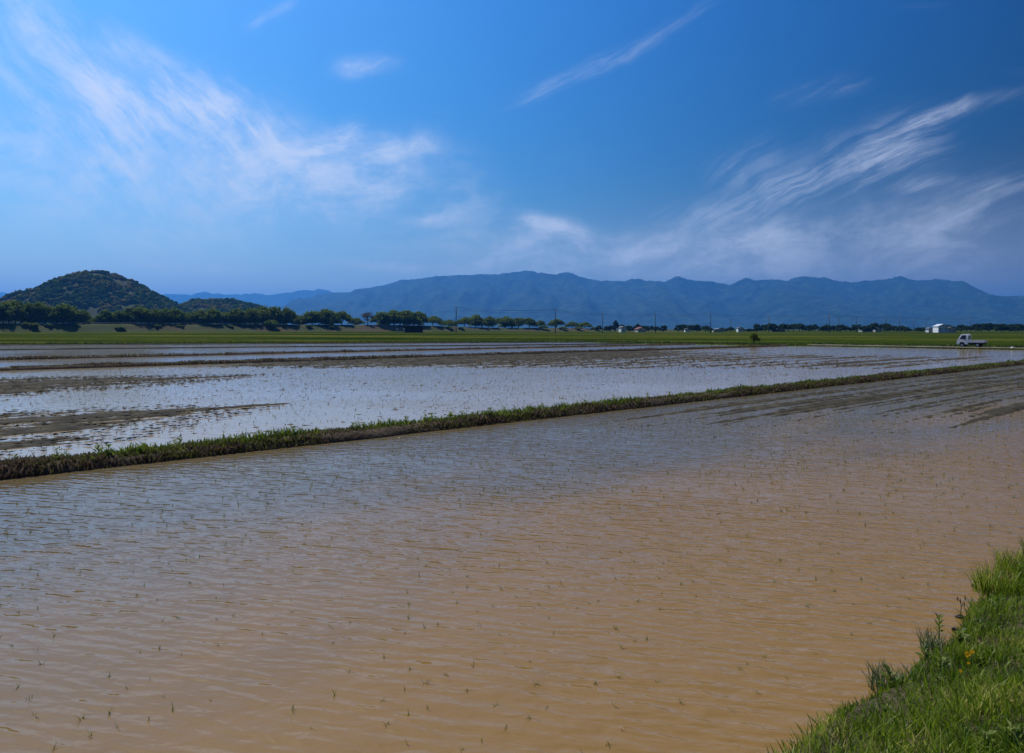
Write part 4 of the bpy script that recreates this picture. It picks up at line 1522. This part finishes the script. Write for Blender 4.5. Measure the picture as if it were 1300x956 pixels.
dandelion(1226, 838, 0.30, 0.9, 'large open yellow dandelion flower in the bank grass', 0.03)
dandelion(1232, 835, 0.30, 0.7, 'open yellow dandelion touching the largest flower', 0.022)
dandelion(1227, 850, 0.32, 0.5, 'small orange yellow flower just below the large dandelion', 0.012)
dandelion(1217, 860, 0.33, 0.8, 'small yellow flower low in the grass beside a clump', 0.014)

# leafy weeds on the near bund, one by one
def weed_proto(seed, h, lv):
    rg = random.Random(seed)
    root = empty('bund_weed')
    MB().tube([(0, 0, -0.05), (rg.uniform(-.02, .02), 0, h * 0.5), (rg.uniform(-.04, .04), 0, h)], [0.010, 0.008, 0.004], 5).build('stem', MAT['bundgreen'], root)
    m = MB()
    for k in range(lv):
        a = k * 2.4 + rg.uniform(-.4, .4)
        z = h * (0.15 + 0.85 * k / lv)
        ln = h * rg.uniform(0.35, 0.6) * (1.15 - 0.6 * k / lv)
        wdt = ln * rg.uniform(0.22, 0.36)
        c, s_ = math.cos(a), math.sin(a)
        up = ln * rg.uniform(0.3, 0.9)
        m.add([(0, 0, z), (c * ln * .5 - s_ * wdt, s_ * ln * .5 + c * wdt, z + up * .75), (c * ln, s_ * ln, z + up * .9), (c * ln * .5 + s_ * wdt, s_ * ln * .5 - c * wdt, z + up * .65)], [(0, 1, 2), (0, 2, 3)])
    m.build('foliage', MAT['bundgreen'], root)
    return tag(root, 'leafy green weed standing up on the crest of the long near bund', 'weed', 'leafy weeds on the near bund')


wp = [weed_proto(400 + k, 0.26, 13) for k in range(4)]
spots = []
for x in [20, 72, 84, 125, 138, 155, 168, 182, 215, 222, 228, 240, 262, 304, 322, 328, 345, 358, 362, 366, 372, 382, 392, 404, 448, 452, 456, 462, 470, 482, 494, 508, 516, 540, 548, 572, 586, 590, 606, 612, 622, 640, 654, 672, 688, 695, 720, 733, 743, 760, 780, 800, 822, 850]:
    spots.append((x, random.uniform(-0.05, 0.33)))
for i, (x, o_) in enumerate(spots):
    n = A_N + o_
    s = s_on(n, x)
    X, Y = sn(s, n)
    k = i % 4
    o = wp[k] if i < 4 else copy_tree(wp[k])
    o.location = (X, Y, 0.17)
    f = random.uniform(0.45, 0.9) * (1 + s / 120)
    o.scale = (f, f, f)
    o.rotation_euler.z = random.uniform(0, 6.28)


rg = random.Random(9)
for i in range(16):
    for _ in range(50):
        s, n = rg.uniform(4.6, 9.5), rg.uniform(0.6, 2.3)
        X, Y = sn(s, n)
        if 0.42 < X / Y < 0.69:
            break
    o = copy_tree(wp[i % 4])
    o.name = 'bank_weed'
    o.location = (X, Y, float(bank_z(np.array(s), np.array(n))) - 0.01)
    f = rg.uniform(0.3, 0.6)
    o.scale = (f * 1.2, f * 1.2, f)
    o.rotation_euler.z = rg.uniform(0, 6.28)
    o['label'] = 'small broad-leaved weed growing in the grass of the near bank'
    o['group'] = 'broad-leaved weeds on the near bank'


# ------------------------------------------------------------------ rice seedlings
def seedling(seed):
    rg = np.random.default_rng(seed)
    c = 4 + seed % 4
    P = np.stack([rg.normal(0, 0.008, c), rg.normal(0, 0.008, c), np.full(c, -0.02)], 1)
    o = link('rice_seedling', blades('rice_seedling', P, rg.uniform(0.045, 0.105, c), rg.uniform(0.004, 0.007, c), 0.75, MAT['rice'], None, rg), MAT['rice'])
    return tag(o, 'small green rice seedling poking out of the muddy near paddy', 'rice seedling', 'rice seedlings in the near paddy')


protos = [seedling(500 + k) for k in range(6)]
rows_pos = []
for a in range(520):
    for b in range(46):
        s = 1.0 + a * 0.20 + random.gauss(0, 0.03)
        n = 3.0 + b * 0.30 + random.gauss(0, 0.018)
        if n > A_N - 0.7 or n < 2.95 or s > 104:
            continue
        X, Y = sn(s, n)
        if Y < 4.4 or abs(X / Y) > 0.72:
            continue
        skip = 0.72 - 0.25 * float(fbm(s * 0.3, n * 0.5, 91, 2)) - 0.55 * float(sstep(14, 34, s + (n - 10) * 0.6)) * (1.0 if b % 3 else 0.2)
        if random.random() < skip:
            continue
        rows_pos.append((math.hypot(X, Y), X, Y))
rows_pos.sort()
near, rest = rows_pos[:294], rows_pos[294:]
for i, (d, X, Y) in enumerate(near):
    k = i % 6
    o = protos[k] if i < 6 else protos[k].copy()
    if i >= 6:
        COL.objects.link(o)
    o.location = (X, Y, 0.0)
    f = random.uniform(0.5, 0.95)
    o.scale = (f, f, f * random.uniform(0.7, 1.1))
    o.rotation_euler.z = random.uniform(0, 6.28)
if rest:
    P = np.array([(X + random.gauss(0, 0.008), Y + random.gauss(0, 0.008), -0.02) for d, X, Y in rest for _ in range(4)])
    stuff('rice_seedlings', blades('rice_seedlings', P, RNG.uniform(0.05, 0.10, len(P)), RNG.uniform(0.005, 0.009, len(P)), 0.7, MAT['rice']), MAT['rice'], 'far scatter of thin rice seedlings across the near paddy', 'rice seedlings')

P = []
for a in range(330):
    for b in range(118):
        s_, n_ = 2.0 + a * 0.32 + random.gauss(0, 0.06), A_N + 0.8 + b * 0.35 + random.gauss(0, 0.03)
        X, Y = sn(s_, n_)
        if abs(X / Y) > 0.72 or random.random() < 0.62 - 0.3 * float(fbm(s_ * 0.12, n_ * 0.4, 93, 2)):
            continue
        for _ in range(2):
            P.append((X + random.gauss(0, 0.012), Y + random.gauss(0, 0.012), 0.0))
P = np.array(P)
stuff('rice_stubble', blades('rice_stubble', P, RNG.uniform(0.05, 0.12, len(P)), RNG.uniform(0.008, 0.022, len(P)), 0.6, MAT['stubble']), MAT['stubble'], 'thin rows of dark stubble and shoots in the middle paddy', 'stubble')

# clods and stubble that break the water of the two near paddies
def scatter_clods(name, regions, label, seed, zw, mask=None):
    rg = np.random.default_rng(seed)
    tet = np.array([(1, 0, 0), (0, 1, 0), (-1, 0, 0), (0, -1, 0), (0, 0, 0.8), (0, 0, -0.8)])
    tf = np.array([(0, 1, 4), (1, 2, 4), (2, 3, 4), (3, 0, 4), (1, 0, 5), (2, 1, 5), (3, 2, 5), (0, 3, 5)])
    VV, FF, b = [], [], 0
    for s0, s1, n0, n1, cnt, r0, r1 in regions:
        for _ in range(cnt):
            s, n = rg.uniform(s0, s1), rg.uniform(n0, n1)
            if mask is not None:
                if float(mask(np.array(s), np.array(n))) < 0.35:
                    continue
            elif float(fbm(s * 0.22, n * 0.9, seed % 50, 2)) < 0.02 + rg.uniform(-0.25, 0.25):
                continue
            n = round(n / 0.45) * 0.45 + rg.normal(0, 0.07)
            r = rg.uniform(r0, r1)
            X, Y = sn(s, n)
            a = 0.73 + rg.normal(0, 0.4)
            v = tet * (1 + rg.uniform(-0.35, 0.35, (6, 1))) * np.array([r * 2.3, r * 0.8, r * 0.45])
            x = v[:, 0] * math.cos(a) - v[:, 1] * math.sin(a)
            y = v[:, 0] * math.sin(a) + v[:, 1] * math.cos(a)
            VV.append(np.stack([x + X, y + Y, v[:, 2] + zw], 1))
            FF.append(tf + b)
            b += 6
    me = mesh_np(name, np.concatenate(VV), np.concatenate(FF), False)
    return stuff(name, me, MAT['clod'], label, 'mud clods')


scatter_clods('mud_clods', [(2, 22, 18, 52, 900, 0.02, 0.06), (14, 45, 18, 50, 700, 0.02, 0.06), (40, 90, 18, 58, 500, 0.03, 0.07)], 'small dark clods breaking the water of the middle paddy', 601, 0.03)
scatter_clods('mud_clods', [(14, 40, 7.5, 16, 380, 0.015, 0.045), (25, 80, 6, 16, 500, 0.02, 0.06), (9, 20, 6, 14, 50, 0.01, 0.03)], 'small dark clods breaking the water of the near paddy', 602, 0.0)

scatter_clods('mud_clods', [(0, 26, 18.5, 50, 11000, 0.015, 0.055), (20, 60, 24, 58, 2200, 0.03, 0.09)], 'dark lumpy clods strewn over the exposed mud of the middle paddy', 603, 0.065, mask_mid)
# crumpled sheet on the verge by the track
X, Y = sn(114.6, 0)
k = (1285 - 650) / F_PX
n_b = 114.6 * (UX - UY * k) / (UY + UX * k)
X, Y = sn(114.6, n_b)
rg = np.random.default_rng(77)
gx = np.linspace(-0.30, 0.30, 11)
A_, B_ = np.meshgrid(gx, gx * 0.6, indexing='ij')
rr_ = np.hypot(A_ / 0.30, B_ / 0.18)
Zc = 0.16 * np.clip(1 - rr_, 0, 1) ** 0.6 + rg.uniform(-0.05, 0.05, A_.shape) * (rr_ < 1)
me = mesh_np('plastic_sheet', np.stack([A_ + rg.uniform(-.04, .04, A_.shape), B_ + rg.uniform(-.04, .04, A_.shape), Zc], -1).reshape(-1, 3), grid_faces(11, 11))
o = link('plastic_sheet', me, MAT['plastic'], None, (X, Y, 0.27))
tag(o, 'crumpled white plastic sheet lying on the verge of the field track', 'plastic sheet')

for o in bpy.data.objects:
    for k in ('_h', '_w'):
        if k in o:
            del o[k]
